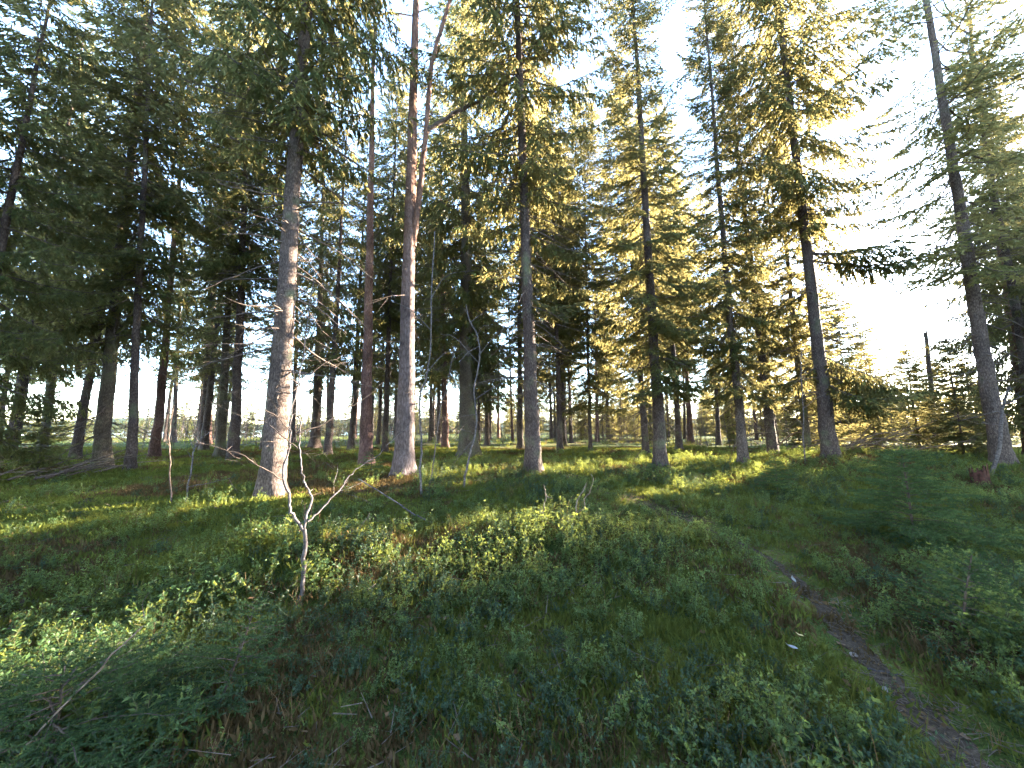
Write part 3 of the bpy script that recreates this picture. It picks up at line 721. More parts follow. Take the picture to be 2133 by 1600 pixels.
# ------------------------------------------------------------------ young spruces with single needles
def young_spruce_mesh(name, H, spread, seed, boughs, needle=0.014, droop=0.15, zlo=0.06, lat=0.045):
    rg = np.random.default_rng(seed); g = Geo(); P, D, Ln, W, A, B, WW = [], [], [], [], [], [], []
    tube(g, [(0, 0, -0.05), (0.01, 0, H*0.5), (0, 0.01, H)], [0.010*H+0.003, 0.007*H+0.002, 0.003], 1, 6)
    def shoot(q, e, r_):
        e = unit(e); A.append(q); B.append(q+e*r_); WW.append(0.004)
        P.append(q); D.append(e); Ln.append(r_*1.1); W.append(needle*0.5)
        nn = int(r_/0.0026); f = rg.random(nn)
        dirs = unit(e*0.75+rg.normal(0, 0.75, (nn, 3)))
        P.extend(q+e*(r_*f[:, None])); D.extend(dirs); Ln.extend(rg.uniform(0.7, 1.2, nn)*needle); W.extend(np.full(nn, needle*0.30))
    for b in range(boughs):
        rel = (b+0.5)/boughs; z = H*(zlo+(0.94-zlo)*rel); az = b*2.39996+rg.normal(0, 0.25)
        L = spread*(1-rel)**0.8*rg.uniform(0.55, 1.15)+0.06
        d0 = np.array([math.cos(az), math.sin(az), 0.05+0.55*rel]); pts = [np.array([0, 0, z])]; m_ = 8
        for s in range(m_): pts.append(pts[-1]+unit(d0+np.array([0, 0, -droop*s/m_*1.6+0.25*(s > 5)])+rg.normal(0, 0.06, 3))*L/m_)
        pts = np.array(pts); tube(g, pts, np.linspace(0.003+0.002*L, 0.0012, m_+1), 1, 4)
        u = 0.18; side = 1
        while u < 1.0:
            k = min(int(u*m_), m_-1); q = pts[k]+(pts[k+1]-pts[k])*(u*m_-k); f = unit(pts[k+1]-pts[k])
            sd = unit(np.cross(f, np.array([0, 0, 1.0])))*side
            l = (0.42*L*(1-u)**0.8+0.05)*rg.uniform(0.7, 1.15); e = unit(f*0.8+sd*0.8+np.array([0, 0, -0.12]))
            ns = max(1, int(l/0.07)); p = q
            for s in range(ns):
                shoot(p, e+rg.normal(0, 0.08, 3), l/ns); p2 = p+e*l/ns
                if s < ns-1 or ns == 1:
                    for c in (-1, 1):
                        if rg.random() < 0.8: shoot(p2, e*0.8+c*unit(np.cross(e, np.array([0, 0, 1.0])))*0.7, l/ns*0.7)
                p = p2
            u += lat/L*rg.uniform(0.8, 1.25); side = -side
        for s in range(3, m_): shoot(pts[s], pts[s+1]-pts[s], L/m_)
    shoot(np.array([0, 0, H*0.8]), np.array([0, 0, 1.0]), H*0.25)
    gl = Geo(); diamonds(gl, P, D, Ln, W, 0, rg); strips(g, A, B, WW, 0, rg)
    return gl.mesh("crown", [NEEDLE_YOUNG]), g.mesh("stem", [TWIG, TWIG])

def young_spruce(label, xy, mesh, rot=0.0, sc=1.0, tilt=(0, 0)):
    o = empty("young_spruce", (xy[0], xy[1], zat(*xy)), (tilt[0], tilt[1], rot)); tag(o, label, "young tree", "young spruces")
    for nm, me_ in (("crown", mesh[0]), ("stem", mesh[1])):
        c = link(bpy.data.objects.new(nm, me_), o); c.scale = (sc,)*3
    return o
YS_LOW = young_spruce_mesh("low", 0.46, 0.95, 51, 34, droop=0.30, needle=0.019, lat=0.04)
YS_BUSH = young_spruce_mesh("bush", 1.15, 0.85, 52, 64, droop=0.30, needle=0.023, zlo=0.03, lat=0.055)
YS_THIN = young_spruce_mesh("thin", 0.62, 0.36, 53, 24, droop=0.2, needle=0.018, lat=0.04)
print("young quads", *(len(m.polygons) for t in (YS_LOW, YS_BUSH, YS_THIN) for m in t))
young_spruce("low sprawling young spruce spreading blue-green boughs in the near left corner", (-1.9, 1.6), YS_LOW, 0.4, 0.9)
young_spruce("small spruce seedling partly under the sprawling corner spruce", (-1.5, 1.95), YS_THIN, 1.0, 0.8, (0.0, 0.3))
young_spruce("dense waist-high young spruce bush right of the path", (4.85, 4.37), YS_BUSH, 0.0, 1.0)
young_spruce("scraggy small spruce with a bare crooked stem near the right path edge", (3.0, 2.5), YS_THIN, 2.0, 0.95, (0.1, -0.15))
young_spruce("faint little spruce in the shrubs in front of the black shaded trunk", (4.7, 6.3), YS_BUSH, 3.0, 0.55)
young_spruce("tiny spruce tuft between the sunlit mound and the left bank", (-3.3, 8.3), YS_THIN, 4.0, 0.9)
for k, (xy, sc, lb) in enumerate([((14.6, 12.1), 0.28, "young spruce left of the dead snag, lit through its boughs"), ((16.6, 12.4), 0.34, "taller young spruce close against the dead snag"),
                                  ((13.2, 9.6), 0.27, "dark young spruce at the foot of the leaning bluish trunk"), ((10.9, 10.5), 0.40, "pointed young spruce beside the earth bank right of the big dark spruce"),
                                  ((12.1, 10.4), 0.42, "pointed young spruce halfway between earth bank and leaning trunk"), ((12.2, 9.5), 0.42, "young spruce just left of the leaning bluish trunk"), ((10.1, 11.3), 0.40, "young spruce tucked behind the big dark spruce and its bank"), ((15.1, 9.4), 0.42, "thicket spruce at the right edge behind the leaning trunk"),
                                  ((-12.6, 8.2), 0.42, "blue-green young spruce low at the left edge"), ((-10.2, 7.6), 0.26, "short dark young spruce in front of the heap of dead branches")]):
    o = empty("young_spruce", (*xy, zat(*xy)), (0, 0, k*1.3)); tag(o, lb, "young tree", "young spruces")
    H, cm = CROWNS['young']
    t = link(bpy.data.objects.new("trunk", BT['spruce'][k % 3]), o); t.scale = (sc*0.42, sc*0.42, H/19*sc)
    c = link(bpy.data.objects.new("crown", cm), o); c.scale = (sc*1.25, sc*1.25, sc)

# ------------------------------------------------------------------ bare saplings, sticks, stump, litter
def sapling(label, xy, lines, r0, mat=PALEWOOD, cat="sapling", depth=0.0, twigs=6, tl=0.3, name="bare_sapling", group="bare saplings", seed=0, sides=7):
    az = math.atan2(*xy); o = empty(name, (xy[0], xy[1], zat(*xy)-0.02), (0, 0, -az)); tag(o, label, cat, group)
    for k, l in enumerate(lines):
        a = r0 if k == 0 else r0*0.45
        limb("stem" if k == 0 else "branch", o, l, a, max(0.003, a*(0.55 if k == 0 else 0.35)), mat, depth=depth if k == 0 else (-0.2, 0.25, -0.35)[k % 3], twigs=twigs if k else max(1, twigs//2), tl=tl, seed=seed+k, sides=sides)
    return o
az = math.atan2(-1.69, 2.92)
rw = empty("rowan_sapling", (-1.69, 2.92, zat(-1.69, 2.92)-0.02), (0, 0, -az)); tag(rw, "leafless forked sapling with silvery bark rising from the near shrubs", "sapling", "bare saplings")
limb("stem", rw, [(-0.01,-0.03),(0.01,0.06),(0.03,0.11),(0.02,0.31),(0.02,0.47),(0.01,0.58)], 0.017, 0.0145, PALEWOOD, sides=9, seed=1)
RWL = [([(0.01,0.56),(-0.05,0.66),(-0.1,0.75),(-0.12,0.87),(-0.17,1.0),(-0.16,1.13),(-0.14,1.24),(-0.15,1.4),(-0.14,1.58),(-0.12,1.73),(-0.09,2.1),(-0.06,2.62),(-0.05,2.89)], 0.012, 0.003, 0.15),
       ([(0.01,0.56),(0.02,0.71),(0.05,0.79),(0.02,0.87),(-0.02,0.95),(-0.05,1.09),(-0.07,1.24),(-0.08,1.4),(-0.1,1.58),(-0.12,1.69),(-0.19,2.01)], 0.010, 0.003, 0.3),
       ([(0.03,0.64),(0.12,0.71),(0.22,0.81),(0.28,0.87),(0.34,0.96),(0.42,1.02),(0.61,1.15),(0.86,1.39),(1.09,1.58)], 0.0075, 0.002, 0.4),
       ([(-0.17,0.99),(-0.25,1.06),(-0.33,1.12),(-0.45,1.22),(-0.7,1.3)], 0.005, 0.0015, -0.2), ([(-0.08,1.23),(-0.19,1.32),(-0.32,1.44),(-0.47,1.48),(-0.7,1.6)], 0.005, 0.0015, 0.2),
       ([(-0.08,1.35),(0.1,1.43),(0.26,1.56),(0.41,1.66),(0.6,1.85)], 0.005, 0.0015, 0.2), ([(-0.15,1.38),(-0.29,1.53),(-0.42,1.57),(-0.6,1.75)], 0.004, 0.0015, -0.25),
       ([(-0.14,1.7),(0.05,1.95),(0.2,2.05)], 0.004, 0.0015, 0.2), ([(-0.1,2.0),(-0.3,2.2),(-0.5,2.25)], 0.004, 0.0015, 0.1)]
for k, (l, a, b, dp) in enumerate(RWL):
    limb("branch", rw, l, a, b, PALEWOOD if k < 3 else TWIG, depth=dp, twigs=7, tl=0.3, seed=20+k, sides=7)
sapling("pale straight stem just right of the thick grey pine", (-1.52, 6.03), [[(0,0),(-0.05,0.49),(-0.03,0.84),(-0.09,1.65),(0.02,2.08),(0.07,2.64),(0.06,3.67),(0.08,4.8)], [(0.0,2.1),(0.3,2.5),(0.6,2.6)], [(0.06,2.9),(-0.3,3.2),(-0.6,3.25)], [(0.06,3.5),(0.3,3.9),(0.7,4.0)]], 0.02, seed=30)
sapling("thin leaning stem beside the pale straight one", (-1.49, 6.33), [[(0,0),(0.07,0.43),(0.18,1.51),(0.26,1.81),(0.4,2.6)], [(0.18,1.5),(0.0,1.8),(-0.2,1.9)]], 0.011, seed=40)
sapling("curved pale leafless sapling in front of the massive mossy spruce", (-0.91, 6.61), [[(0,0),(0.08,0.49),(0.21,1.01),(0.23,1.38),(0.18,1.86),(0.28,2.48),(0.23,2.93),(0.07,3.23),(0,3.55)],
    [(0.23,1.38),(-0.01,1.36),(-0.15,1.29)], [(0.25,2.52),(0.57,2.92),(0.76,3.02)], [(0.2,1.67),(0.48,1.86),(0.67,1.96)], [(0.17,0.9),(-0.05,0.63),(-0.18,0.46)], [(0.27,2.72),(0.06,2.56),(-0.12,2.32)], [(0.1,3.2),(0.4,3.4),(0.7,3.3)], [(0.25,2.4),(-0.2,2.9),(-0.5,3.0)]], 0.021, twigs=9, seed=50)
sapling("thin pale stem in front of the big dark right-hand spruce", (7.25, 8.72), [[(0,0),(0.01,0.53),(0.07,1.42),(0.1,2.38),(0.16,2.87)], [(0.07,1.4),(0.4,1.7),(0.6,1.65)], [(0.03,1.0),(-0.3,1.4)]], 0.016, seed=60)
sapling("crooked pale stem at the foot of the leaning bluish trunk", (10.23, 7.57), [[(0,0.02),(0.15,0.55),(0.26,1.24),(0.3,1.5),(0.42,1.9)], [(0.26,1.24),(0.24,1.39),(0.04,1.33),(-0.3,1.2)], [(0.3,1.5),(0.6,1.7),(0.9,1.6)]], 0.035, twigs=8, tl=0.5, seed=70)
sapling("left of two thin dark switches on the mossy left bank", (-5.49, 5.76), [[(0,0),(-0.07,0.67),(-0.12,1.18),(-0.1,1.6)]], 0.012, TWIG, seed=80)
sapling("right of two thin switches on the left bank, forking at its tip", (-5.12, 5.61), [[(0,0),(0.02,0.63),(0.05,0.98),(0.21,1.18)], [(0.04,0.85),(-0.1,1.2),(-0.15,1.4)], [(0.01,0.3),(0.3,0.36),(0.55,0.45)]], 0.012, seed=85)
sapling("brown upright dead twig on the sunlit bilberry mound", (0.36, 4.25), [[(0,-0.02),(0.01,0.2),(0.04,0.39),(0.02,0.52)], [(0.01,0.2),(-0.05,0.22),(-0.09,0.2)], [(0.04,0.39),(0.11,0.43)]], 0.008, DEADTWIG, "twig", name="dead_twig", group="dead twigs", twigs=2, tl=0.06, seed=90)
sapling("zigzag pale dead branch slanting up from the sunlit mound", (0.53, 4.28), [[(0,0),(0.11,0.09),(0.23,0.21),(0.23,0.31),(0.3,0.43),(0.36,0.56)], [(0.23,0.21),(0.33,0.26),(0.34,0.35),(0.41,0.43),(0.46,0.56),(0.44,0.63)], [(0,0),(0.04,0.15),(0.06,0.23)]], 0.009, DEADTWIG, "twig", name="dead_twig", group="dead twigs", twigs=2, tl=0.08, seed=95)
sapling("pale bare stick slanting down into the shrubs behind the mound", (-0.91, 4.94), [[(0,0),(-0.15,0.03),(-0.28,0.09),(-0.45,0.2),(-0.63,0.35),(-0.86,0.51),(-1.09,0.67)]], 0.013, PALEWOOD, "stick", name="stick", group="dead twigs", depth=-0.3, twigs=1, tl=0.06, seed=99)
sapling("short slanted stick beside the sunlit grass near the forked sapling", (-1.75, 3.9), [[(0,0),(0.09,0.14),(0.19,0.29)]], 0.006, DEADTWIG, "twig", name="dead_twig", group="dead twigs", twigs=0, seed=101)
sapling("cluster of red-brown dead stalks right behind the forked sapling", (-2.25, 4.0), [[(0,0),(0.0,0.2),(0.02,0.4)], [(0.0,0.02),(-0.05,0.2),(-0.06,0.36)], [(0.01,0.05),(0.08,0.22),(0.09,0.38)]], 0.007, wood_material("red_stalk", (0.12, 0.05, 0.03), (0.3, 0.13, 0.08)), "twig", name="dead_twig", group="dead twigs", twigs=2, tl=0.1, seed=102)
sapling("pale grass-like straw stem lying in the near left boughs", (-1.75, 1.6), [[(-0.25,0.12),(0.0,0.42),(0.12,0.55)]], 0.004, DEADTWIG, "stick", name="stick", group="dead twigs", twigs=0, seed=103)

# heap of dead branches at the foot of the mossy spruce: each branch a part
hp = empty("branch_heap", (-9.6, 8.0, zat(-9.6, 8.0)), (0, 0, R(50))); tag(hp, "heap of broken dead branches at the foot of the mossy spruce", "branches")
hg = np.random.default_rng(7)
for k in range(16):
    p = hg.normal(0, 0.5, 2)*np.array([1.5, 0.6]); a = hg.uniform(-0.9, 0.9); L = hg.uniform(0.7, 1.7); up = hg.uniform(-0.05, 0.55)
    q = [(p[0]-L*0.5*math.cos(a), p[1]-0.1, 0.04), (p[0], p[1], 0.15+up*0.4), (p[0]+L*0.5*math.cos(a), p[1]+0.3*a, 0.12+up)]
    limb("branch", hp, q, hg.uniform(0.012, 0.03), 0.005, DEADTWIG if k % 2 else TWIG, twigs=9, tl=0.5, seed=200+k)
for k, (xy, lb) in enumerate([((10.4, 10.2), "brown bank of dead brush on the right ridge"), ((8.2, 25.5), "tangle of pale fallen branches at the sunlit clearing edge")]):
    hp = empty("branch_heap", (*xy, zat(*xy)), (0, 0, -math.atan2(*xy))); tag(hp, lb, "branches")
    for j in range(14):
        p = hg.normal(0, 0.6, 2)*np.array([2.2, 0.5]); L = hg.uniform(0.9, 2.4)
        limb("branch", hp, [(p[0]-L/2, p[1], 0.05), (p[0], p[1]+0.1, 0.1+0.5*hg.random()), (p[0]+L/2, p[1]+0.2*hg.normal(), 0.1+0.9*hg.random())], 0.03, 0.008, DEADTWIG, twigs=8, tl=0.6, seed=300+k*40+j)

# rotten red stump by the leaning trunk
g = Geo(); sgz = np.random.default_rng(3); ns = 18; th = np.arange(ns)*2*math.pi/ns; rows = []
for z in np.linspace(-0.1, 0.5, 9):
    top = 0.30+0.16*np.sin(2*th+0.7)+0.08*sgz.normal(size=ns)
    rr = (0.15+0.13*math.exp(-(z+0.1)/0.12))*(1+0.12*np.sin(5*th)+sgz.normal(0, 0.04, ns))
    rows.append(np.c_[rr*np.cos(th), rr*np.sin(th), np.minimum(z, top)])
rows.append(rows[-1]*np.array([0.45, 0.45, 0.55])); V = np.concatenate(rows); n = len(rows)
i, j = np.meshgrid(np.arange(n-1), np.arange(ns), indexing='ij'); i, j = i.ravel(), j.ravel(); k = (j+1) % ns
g.add(V, np.stack([i*ns+j, i*ns+k, (i+1)*ns+k, (i+1)*ns+j], 1), 0)
for a in np.linspace(0, 6, 9): strips(g, [(0.14*math.cos(a), 0.14*math.sin(a), 0.2)], [(0.15*math.cos(a), 0.15*math.sin(a), 0.45+0.2*sgz.random())], [0.07], 0, sgz)
M_ROT = wood_material("rotten_wood", (0.03, 0.013, 0.010), (0.10, 0.045, 0.034), 14)
st = link(bpy.data.objects.new("tree_stump", g.mesh("tree_stump", [M_ROT]))); st.location = (9.3, 7.05, zat(9.3, 7.05)-0.05); st.scale = (0.75, 0.75, 0.75); tag(st, "rotten reddish stump in the shrubs before the leaning trunk", "stump")

# pale scraps and fallen leaves by the path, a stick on it
def fallen_leaf(label, xy, size, rot, col, lift=0.02, tilt=0.3):
    m = wood_material("leaf_"+str(int(size*1000)), tuple(c*0.75 for c in col), col, 40)
    u = np.linspace(0, 1, 7); w = np.sin(math.pi*u**0.8)*0.36*size; V, Q = [], []
    for a, b in zip(u, w): V += [(-b, (a-0.5)*size, 0.12*size*math.cos(5*a)+0.25*b), (0, (a-0.5)*size, 0.12*size*math.cos(5*a)), (b, (a-0.5)*size, 0.12*size*math.cos(5*a)+0.25*b)]
    for k in range(6): Q += [(3*k, 3*k+1, 3*k+4, 3*k+3), (3*k+1, 3*k+2, 3*k+5, 3*k+4)]
    o = link(bpy.data.objects.new("fallen_leaf", quad_mesh("fallen_leaf", V, Q, np.zeros(len(Q)), [m]))); o.location = (*xy, zat(*xy)+lift); o.rotation_euler = (tilt, 0.15, rot)
    tag(o, label, "leaf", "fallen leaves and scraps")
fallen_leaf("bright white leaf standing out at the left edge of the path", (2.62, 3.42), 0.06, 0.3, (0.3, 0.28, 0.25), 0.07, 1.1)
fallen_leaf("pale curled birch scrap in the shrubs left of the path", (1.66, 2.23), 0.075, 1.4, (0.27, 0.26, 0.25), 0.16, 0.5)
fallen_leaf("yellowish dead leaf left of the lower path", (1.86, 2.42), 0.045, 0.9, (0.6, 0.45, 0.2), 0.12, 0.4)
for k in range(9):
    t_ = k/9; p = pl[int(8+t_*42)]; fallen_leaf(ORD[k]+" fallen leaf from the near end of the dirt path, "+["pale", "tan", "brown", "grey"][k % 4], (p[0]+rng.uniform(-0.16, 0.16), p[1]+rng.uniform(-0.1, 0.1)), rng.uniform(0.035, 0.06), rng.uniform(0, 6), [(0.26, 0.21, 0.17), (0.2, 0.13, 0.08), (0.13, 0.08, 0.05), (0.2, 0.18, 0.16)][k % 4], 0.014, 0.1)
sapling("pale snapped stick lying across the lower path", (2.26, 2.3), [[(-0.07,0.0,0.03),(0.0,0.02,0.035),(0.08,0.06,0.03)]], 0.006, PALEWOOD, "stick", name="stick", group="dead twigs", twigs=0, seed=120)

# ------------------------------------------------------------------ undergrowth: nobody could count it
def scatter(name, label, variants, pts, rot, scl, idx, kind="stuff"):
    """One object whose points carry copies of the variants (geometry nodes)."""
    lib = bpy.data.collections.new(name+"_variants")
    for k, m in enumerate(variants):
        lib.objects.link(bpy.data.objects.new(f"{name}_{k:02d}", m))
    me = bpy.data.meshes.new(name); me.vertices.add(len(pts)); me.vertices.foreach_set("co", np.ascontiguousarray(pts, np.float32).ravel())
    a = me.attributes.new("rot", 'FLOAT_VECTOR', 'POINT'); a.data.foreach_set("vector", np.ascontiguousarray(rot, np.float32).ravel())
    a = me.attributes.new("scl", 'FLOAT', 'POINT'); a.data.foreach_set("value", np.ascontiguousarray(scl, np.float32))
    a = me.attributes.new("idx", 'INT', 'POINT'); a.data.foreach_set("value", np.ascontiguousarray(idx, np.int32))
    o = link(bpy.data.objects.new(name, me)); tag(o, label, kind=kind)
    ng = bpy.data.node_groups.new(name, 'GeometryNodeTree')
    ng.interface.new_socket("Geometry", in_out='INPUT', socket_type='NodeSocketGeometry'); ng.interface.new_socket("Geometry", in_out='OUTPUT', socket_type='NodeSocketGeometry')
    n, l = ng.nodes, ng.links
    gi, go = n.new("NodeGroupInput"), n.new("NodeGroupOutput")
    ci = n.new("GeometryNodeCollectionInfo"); ci.inputs[0].default_value = lib; ci.inputs["Separate Children"].default_value = True; ci.inputs["Reset Children"].default_value = True
    ip = n.new("GeometryNodeInstanceOnPoints"); ip.inputs["Pick Instance"].default_value = True
    def attr(nm, ty):
        x = n.new("GeometryNodeInputNamedAttribute"); x.data_type = ty; x.inputs["Name"].default_value = nm; return x.outputs["Attribute"]
    e2r = n.new("FunctionNodeEulerToRotation"); l.new(attr("rot", 'FLOAT_VECTOR'), e2r.inputs[0])
    l.new(gi.outputs[0], ip.inputs["Points"]); l.new(ci.outputs[0], ip.inputs["Instance"]); l.new(e2r.outputs[0], ip.inputs["Rotation"])
    l.new(attr("scl", 'FLOAT'), ip.inputs["Scale"]); l.new(attr("idx", 'INT'), ip.inputs["Instance Index"])
    l.new(ip.outputs[0], go.inputs[0])
    md = o.modifiers.new("scatter", 'NODES'); md.node_group = ng
    return o

def leaf_quads(g, P, D, Nn, Ln, W, mat):
    P, D, Nn = np.array(P), unit(np.array(D)), np.array(Nn); S = unit(np.cross(D, Nn)); U = unit(np.cross(S, D)); Ln = np.array(Ln)[:, None]; W = np.array(W)[:, None]
    V = np.stack([P, P+0.5*Ln*D, P+Ln*D-0.08*Ln*U, P+0.52*Ln*D+0.5*W*S+0.22*W*U, P+0.52*Ln*D-0.5*W*S+0.22*W*U], 1).reshape(-1, 3)
    b = np.arange(len(P))[:, None]*5
    g.add(V, np.concatenate([b+np.array([0, 3, 2, 1]), b+np.array([0, 1, 2, 4])], 0), mat)

def shrub(seed, H=0.22, stems=9, leaf=0.021, mat=BILBERRY, bare=0.0, spread=0.09, per=17):
    rg = np.random.default_rng(seed); g = Geo(); P, D, Nn, Ln, W, A, B, WW = [], [], [], [], [], [], [], []
    for s in range(stems):
        a = rg.uniform(0, 6.28); h = H*rg.uniform(0.6, 1.15); p = np.array([*rg.normal(0, spread*0.45, 2), -0.01]); d = unit(np.array([math.cos(a)*0.38, math.sin(a)*0.38, 1.0])); q = p
        nseg = 5
        for k in range(nseg):
            d = unit(d+rg.normal(0, 0.16, 3)+np.array([0, 0, 0.06])); q2 = q+d*h/nseg; A.append(q); B.append(q2); WW.append(0.0038)
            if k >= 1 and rg.random() > bare:
                subs = [(q, d, h/nseg)]
                if rg.random() < 0.75:
                    e = unit(d+rg.normal(0, 0.65, 3)); subs.append((q2, e, h*0.26)); A.append(q2); B.append(q2+e*h*0.26); WW.append(0.0025)
                for (b0, e, ll) in subs:
                    for c in range(max(2, int(per/5))):
                        f = rg.random(); x = unit(np.cross(e, rg.normal(size=3))); o = b0+e*ll*f
                        P.append(o); D.append(x*0.9+e*0.55); Nn.append(e+0.3*rg.normal(size=3)); Ln.append(leaf*rg.uniform(0.7, 1.25)); W.append(leaf*rg.uniform(0.45, 0.62))
            q = q2
    if P: leaf_quads(g, P, D, Nn, Ln, W, 0)
    strips(g, A, B, WW, 1, rg)
    return g.mesh("shrub", [mat, STEM if bare < 0.5 else STRAW])

def tuft(seed, H=0.18, blades=26, mat=GRASS, w=0.0035, spread=0.05):
    rg = np.random.default_rng(seed); g = Geo()
    for s in range(blades):
        a = rg.uniform(0, 6.28); h = H*rg.uniform(0.5, 1.2); p = np.array([*rg.normal(0, spread, 2), -0.01]); o = np.array([math.cos(a), math.sin(a), 0]); sd = np.array([-o[1], o[0], 0])*w
        bend = rg.uniform(0.15, 0.9); V = []
        for k in range(4):
            t = k/3; c = p+o*h*bend*t*t*0.8+np.array([0, 0, h*(t-0.25*bend*t*t)]); ww = sd*(1-t*0.9); V += [c-ww, c+ww]
        g.add(V, [(0, 1, 3, 2), (2, 3, 5, 4), (4, 5, 7, 6)], 0)
    return g.mesh("tuft", [mat])

def moss_tuft(seed, mat):
    rg = np.random.default_rng(seed); g = Geo(); n = 60
    P = np.c_[rg.normal(0, 0.05, (n, 2)), np.zeros(n)]; D = np.c_[rg.normal(0, 0.45, (n, 2)), np.ones(n)]
    diamonds(g, P, D, rg.uniform(0.025, 0.06, n), rg.uniform(0.006, 0.012, n), 0, rg)
    return g.mesh("moss", [mat])

def candidates(cell_fn, y0, y1, seed, k=1.6, extra=1.5):
    """Jittered points over the visible ground; spacing grows with distance."""
    rg = np.random.default_rng(seed); out = []; y = y0
    while y < y1:
        c = cell_fn(y); xs = np.arange(-k*y-extra, k*y+extra, c)
        out.append(np.c_[xs+rg.uniform(-0.5, 0.5, len(xs))*c, y+rg.uniform(-0.5, 0.5, len(xs))*c]); y += c
    return np.concatenate(out)
TR = np.array([t[2] for t in NEAR])
def place(pts, seed, smin, smax, sink=0.0, tilt=0.12):
    rg = np.random.default_rng(seed); n = len(pts)
    P = np.c_[pts, height(pts[:, 0], pts[:, 1])-sink]
    return P, np.c_[rg.normal(0, tilt, (n, 2)), rg.uniform(0, 6.28, n)], rg.uniform(smin, smax, n)

BIL = [shrub(600+k, 0.22, 11, 0.022, per=22) for k in range(5)]+[shrub(620+k, 0.17, 12, 0.018, LINGON, per=20) for k in range(3)]+[shrub(640+k, 0.22, 9, 0.02, BILBERRY, bare=0.8) for k in range(2)]
c = candidates(lambda y: 0.115+0.011*y, 0.75, 15, 1)
sg_ = np.random.default_rng(2); u = sg_.random(len(c))
x, y = c[:, 0], c[:, 1]
pd = path_dist(x, y)
patch = vnoise(x/1.1, y/0.9, 21)+0.6*vnoise(x/0.4, y/0.4, 22)
left = sstep(-0.3, -2.2, x+0.25*(y-5))*sstep(3.9, 5.2, y)          # mossy left bank: few shrubs
prob = np.clip(0.86+1.3*patch, 0.10, 1.0)*(1-0.8*left)*sstep(0.16-0.1*sstep(3, 4.5, y), 0.40-0.15*sstep(3, 4.5, y), pd)*(1-0.6*sstep(9, 14, y))
prob = np.where((np.abs(x+3.2) < 2.6) & (y > 3.4) & (y < 4.8), prob*0.55, prob)
keep = (u < prob) & (np.hypot(x, y) > 0.9)
for tx, ty in TR: keep &= np.hypot(x-tx, y-ty) > 0.25
c = c[keep]; P, RT, SC = place(c, 3, 0.65, 1.2, 0.0); SC *= 0.95+0.9*vnoise(c[:, 0]/0.8, c[:, 1]/0.8, 24)
md_ = np.exp(-((c[:, 0]+0.05)/1.3)**2-((c[:, 1]-4.2)/0.6)**2); SC *= 1+0.25*md_
ty_ = vnoise(c[:, 0]/1.6, c[:, 1]/1.6, 23)+0.35*np.random.default_rng(4).normal(size=len(c)); r_ = np.random.default_rng(5).random(len(c))
IDX = np.where(r_ < 0.10, 8+(r_*1000).astype(int) % 2, np.where(ty_ > 0.16, 5+(r_*1000).astype(int) % 3, (r_*1000).astype(int) % 5))
scatter("bilberry_undergrowth", "green bilberry and lingonberry shrubs covering the forest floor", BIL, P, RT, SC, IDX)

GR = [tuft(700+k) for k in range(4)]+[tuft(710+k, 0.2, 18, STRAW, 0.003) for k in range(2)]
c = candidates(lambda y: 0.13+0.012*y, 0.8, 34, 11, 1.5)
x, y = c[:, 0], c[:, 1]; u = np.random.default_rng(12).random(len(c)); pd = path_dist(x, y)
gp = vnoise(x/1.4+3, y/1.2, 31)+0.5*vnoise(x/0.5, y/0.5, 32)
prob = np.clip(0.10+1.1*gp+0.35*np.exp(-((pd-0.35)/0.25)**2)+0.5*np.exp(-((x+0.6)/1.9)**2-((y-4.15)/0.5)**2), 0.05, 0.95)*sstep(0.04, 0.24, pd)
keep = (u < prob) & (np.hypot(x, y) > 0.9)
c = c[keep]; P, RT, SC = place(c, 13, 0.55, 1.15); SC *= 1+0.02*c[:, 1]
r_ = np.random.default_rng(14).random(len(c)); IDX = np.where(r_ < 0.16, 4+(r_*1000).astype(int) % 2, (r_*1000).astype(int) % 4)
scatter("grass", "fine forest grass between the shrubs and in the clearing", GR, P, RT, SC, IDX)

MOSS = leaf_material("moss", (0.05, 0.075, 0.016), (0.13, 0.14, 0.03), (0.2, 0.2, 0.04), 0.25, scale=6)
MOSSB = leaf_material("brown_moss", (0.06, 0.045, 0.02), (0.13, 0.085, 0.04), (0.12, 0.08, 0.03), 0.2, scale=6)
MS = [moss_tuft(800+k, MOSS) for k in range(4)]+[moss_tuft(810+k, MOSSB) for k in range(2)]
c = candidates(lambda y: 0.085+0.010*y, 0.8, 18, 15)
x, y = c[:, 0], c[:, 1]; pd = path_dist(x, y)
keep = np.random.default_rng(16).random(len(c)) < sstep(0.1, 0.35, pd)*0.85+0.05
c = c[keep]; P, RT, SC = place(c, 17, 0.8, 1.5); SC *= 1+0.03*c[:, 1]
r_ = np.random.default_rng(18).random(len(c)); mb = vnoise(c[:, 0]/1.3, c[:, 1]/1.3, 41)
IDX = np.where(mb+0.3*(r_-0.5) > 0.13, 4+(r_*1000).astype(int) % 2, (r_*1000).astype(int) % 4)
scatter("moss", "cushions of green and brown moss on the forest floor", MS, P, RT, SC, IDX)

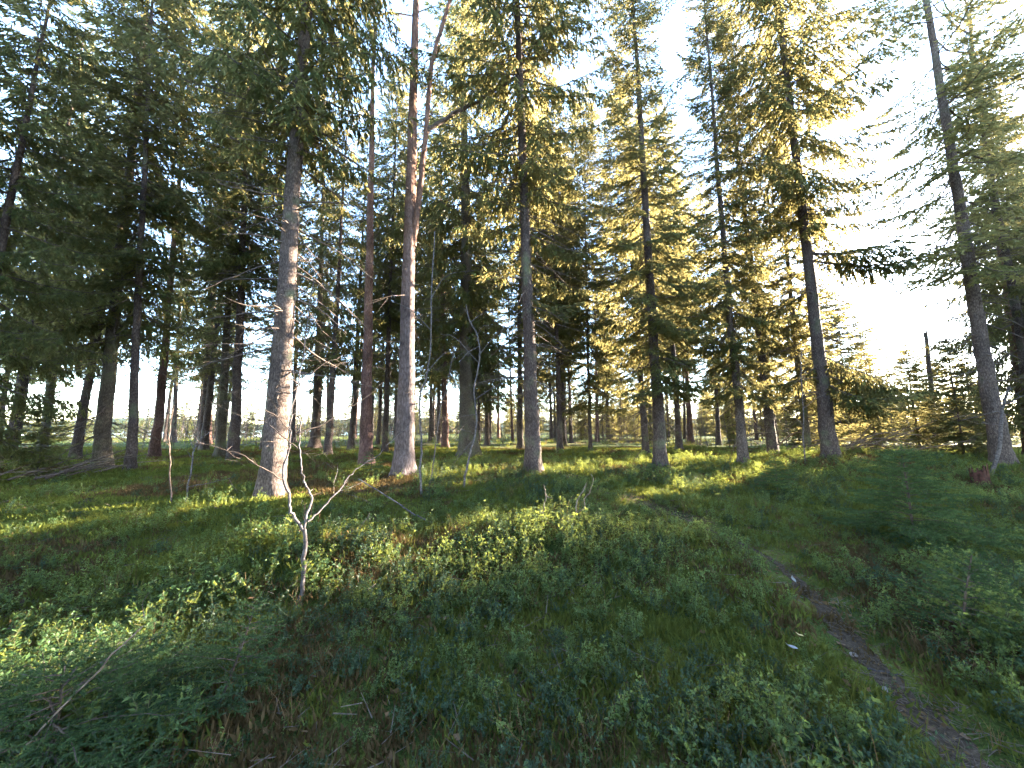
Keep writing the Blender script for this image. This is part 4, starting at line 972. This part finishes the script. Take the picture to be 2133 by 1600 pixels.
# pale leafless brush along the far side of the clearing: one mass
bg = np.random.default_rng(31); g = Geo(); A, B, W = [], [], []
for k in range(2000):
    a = R(bg.uniform(-48, 50)); d = bg.uniform(21, 52)
    if bg.random() > 0.35+0.65*float(vnoise(np.array([math.degrees(a)/5]), np.array([d/6]), 51)[0]+0.5): continue
    x, y = d*math.sin(a), d*math.cos(a); z = zat(x, y); h = bg.uniform(0.9, 4.6); p = np.array([x, y, z-0.05]); dd = unit(np.array([*bg.normal(0, 0.10, 2), 1.0])); w = 0.016+0.006*h
    q = p
    for s in range(5):
        q2 = q+unit(dd+bg.normal(0, 0.07, 3))*h/5; A.append(q); B.append(q2); W.append(w*(1-0.15*s))
        for c_ in range(3):
            e = q2+unit(dd+bg.normal(0, 0.6, 3))*h*bg.uniform(0.08, 0.24); A.append(q2); B.append(e); W.append(0.010)
        q = q2
strips(g, A, B, W, 0, bg); strips(g, A, B, W, 0, bg)
brush = link(bpy.data.objects.new("brush", g.mesh("brush", [PALEWOOD]))); tag(brush, "pale leafless brush along the far edge of the sunlit clearing", kind="stuff")

# far belt of low trees behind the clearing, one mass
fg_ = np.random.default_rng(61); n = 380
fa = np.radians(fg_.uniform(-62, 60, n)); fd = fg_.uniform(52, 95, n); fx, fy = fd*np.sin(fa), fd*np.cos(fa)
scatter("far_treeline", "distant low belt of trees closing the view behind the clearing", [CROWNS['young'][1]], np.c_[fx, fy, height(fx, fy)-0.4], np.c_[np.zeros((n, 2)), fg_.uniform(0, 6.28, n)], np.where(fa < -0.45, 0.6, 0.95)*fg_.uniform(0.6, 1.15, n), np.zeros(n, int))

# needles, cones and twigs lying on the floor
def litter_mesh(seed):
    rg = np.random.default_rng(seed); g = Geo(); A, B, W = [], [], []
    for _ in range(7):
        p = np.r_[rg.normal(0, 0.14, 2), 0.01]; a = rg.uniform(0, 6.28); L = rg.uniform(0.04, 0.17); q = p+np.array([math.cos(a)*L, math.sin(a)*L, rg.uniform(0, 0.05)])
        A.append(p); B.append(q); W.append(rg.uniform(0.003, 0.006))
        if L > 0.14: A.append((p+q)/2); B.append((p+q)/2+np.array([math.cos(a+0.7), math.sin(a+0.7), 0.2])*L*0.4); W.append(0.004)
    strips(g, A, B, W, 0, rg); strips(g, A, B, W, 0, rg)
    for _ in range(5):
        p = np.r_[rg.normal(0, 0.15, 2), 0.012]; a = rg.uniform(0, 6.28); diamonds(g, [p], [(math.cos(a), math.sin(a), 0.2)], [rg.uniform(0.025, 0.05)], [0.022], 1, rg)
    return g.mesh("litter", [DEADTWIG, STRAW])
c = candidates(lambda y: 0.30+0.03*y, 0.9, 16, 71); c = c[np.random.default_rng(72).random(len(c)) < 0.55]
P, RT, SC = place(c, 73, 0.7, 1.4, tilt=0.05); P[:, 2] += 0.012
scatter("litter", "fallen twigs and dead leaves on the forest floor", [litter_mesh(900+k) for k in range(6)], P, RT, SC, np.random.default_rng(74).integers(0, 6, len(c)))
c = np.concatenate([pl[k]+np.random.default_rng(500+k).normal(0, 0.09, (2, 2)) for k in range(4, len(pl))])
P, RT, SC = place(c, 75, 0.35, 0.8, tilt=0.05); P[:, 2] += 0.016
scatter("path_litter", "bits of twig and needle litter trodden into the path", [litter_mesh(920+k) for k in range(4)], P, RT, SC, np.random.default_rng(76).integers(0, 4, len(c)))
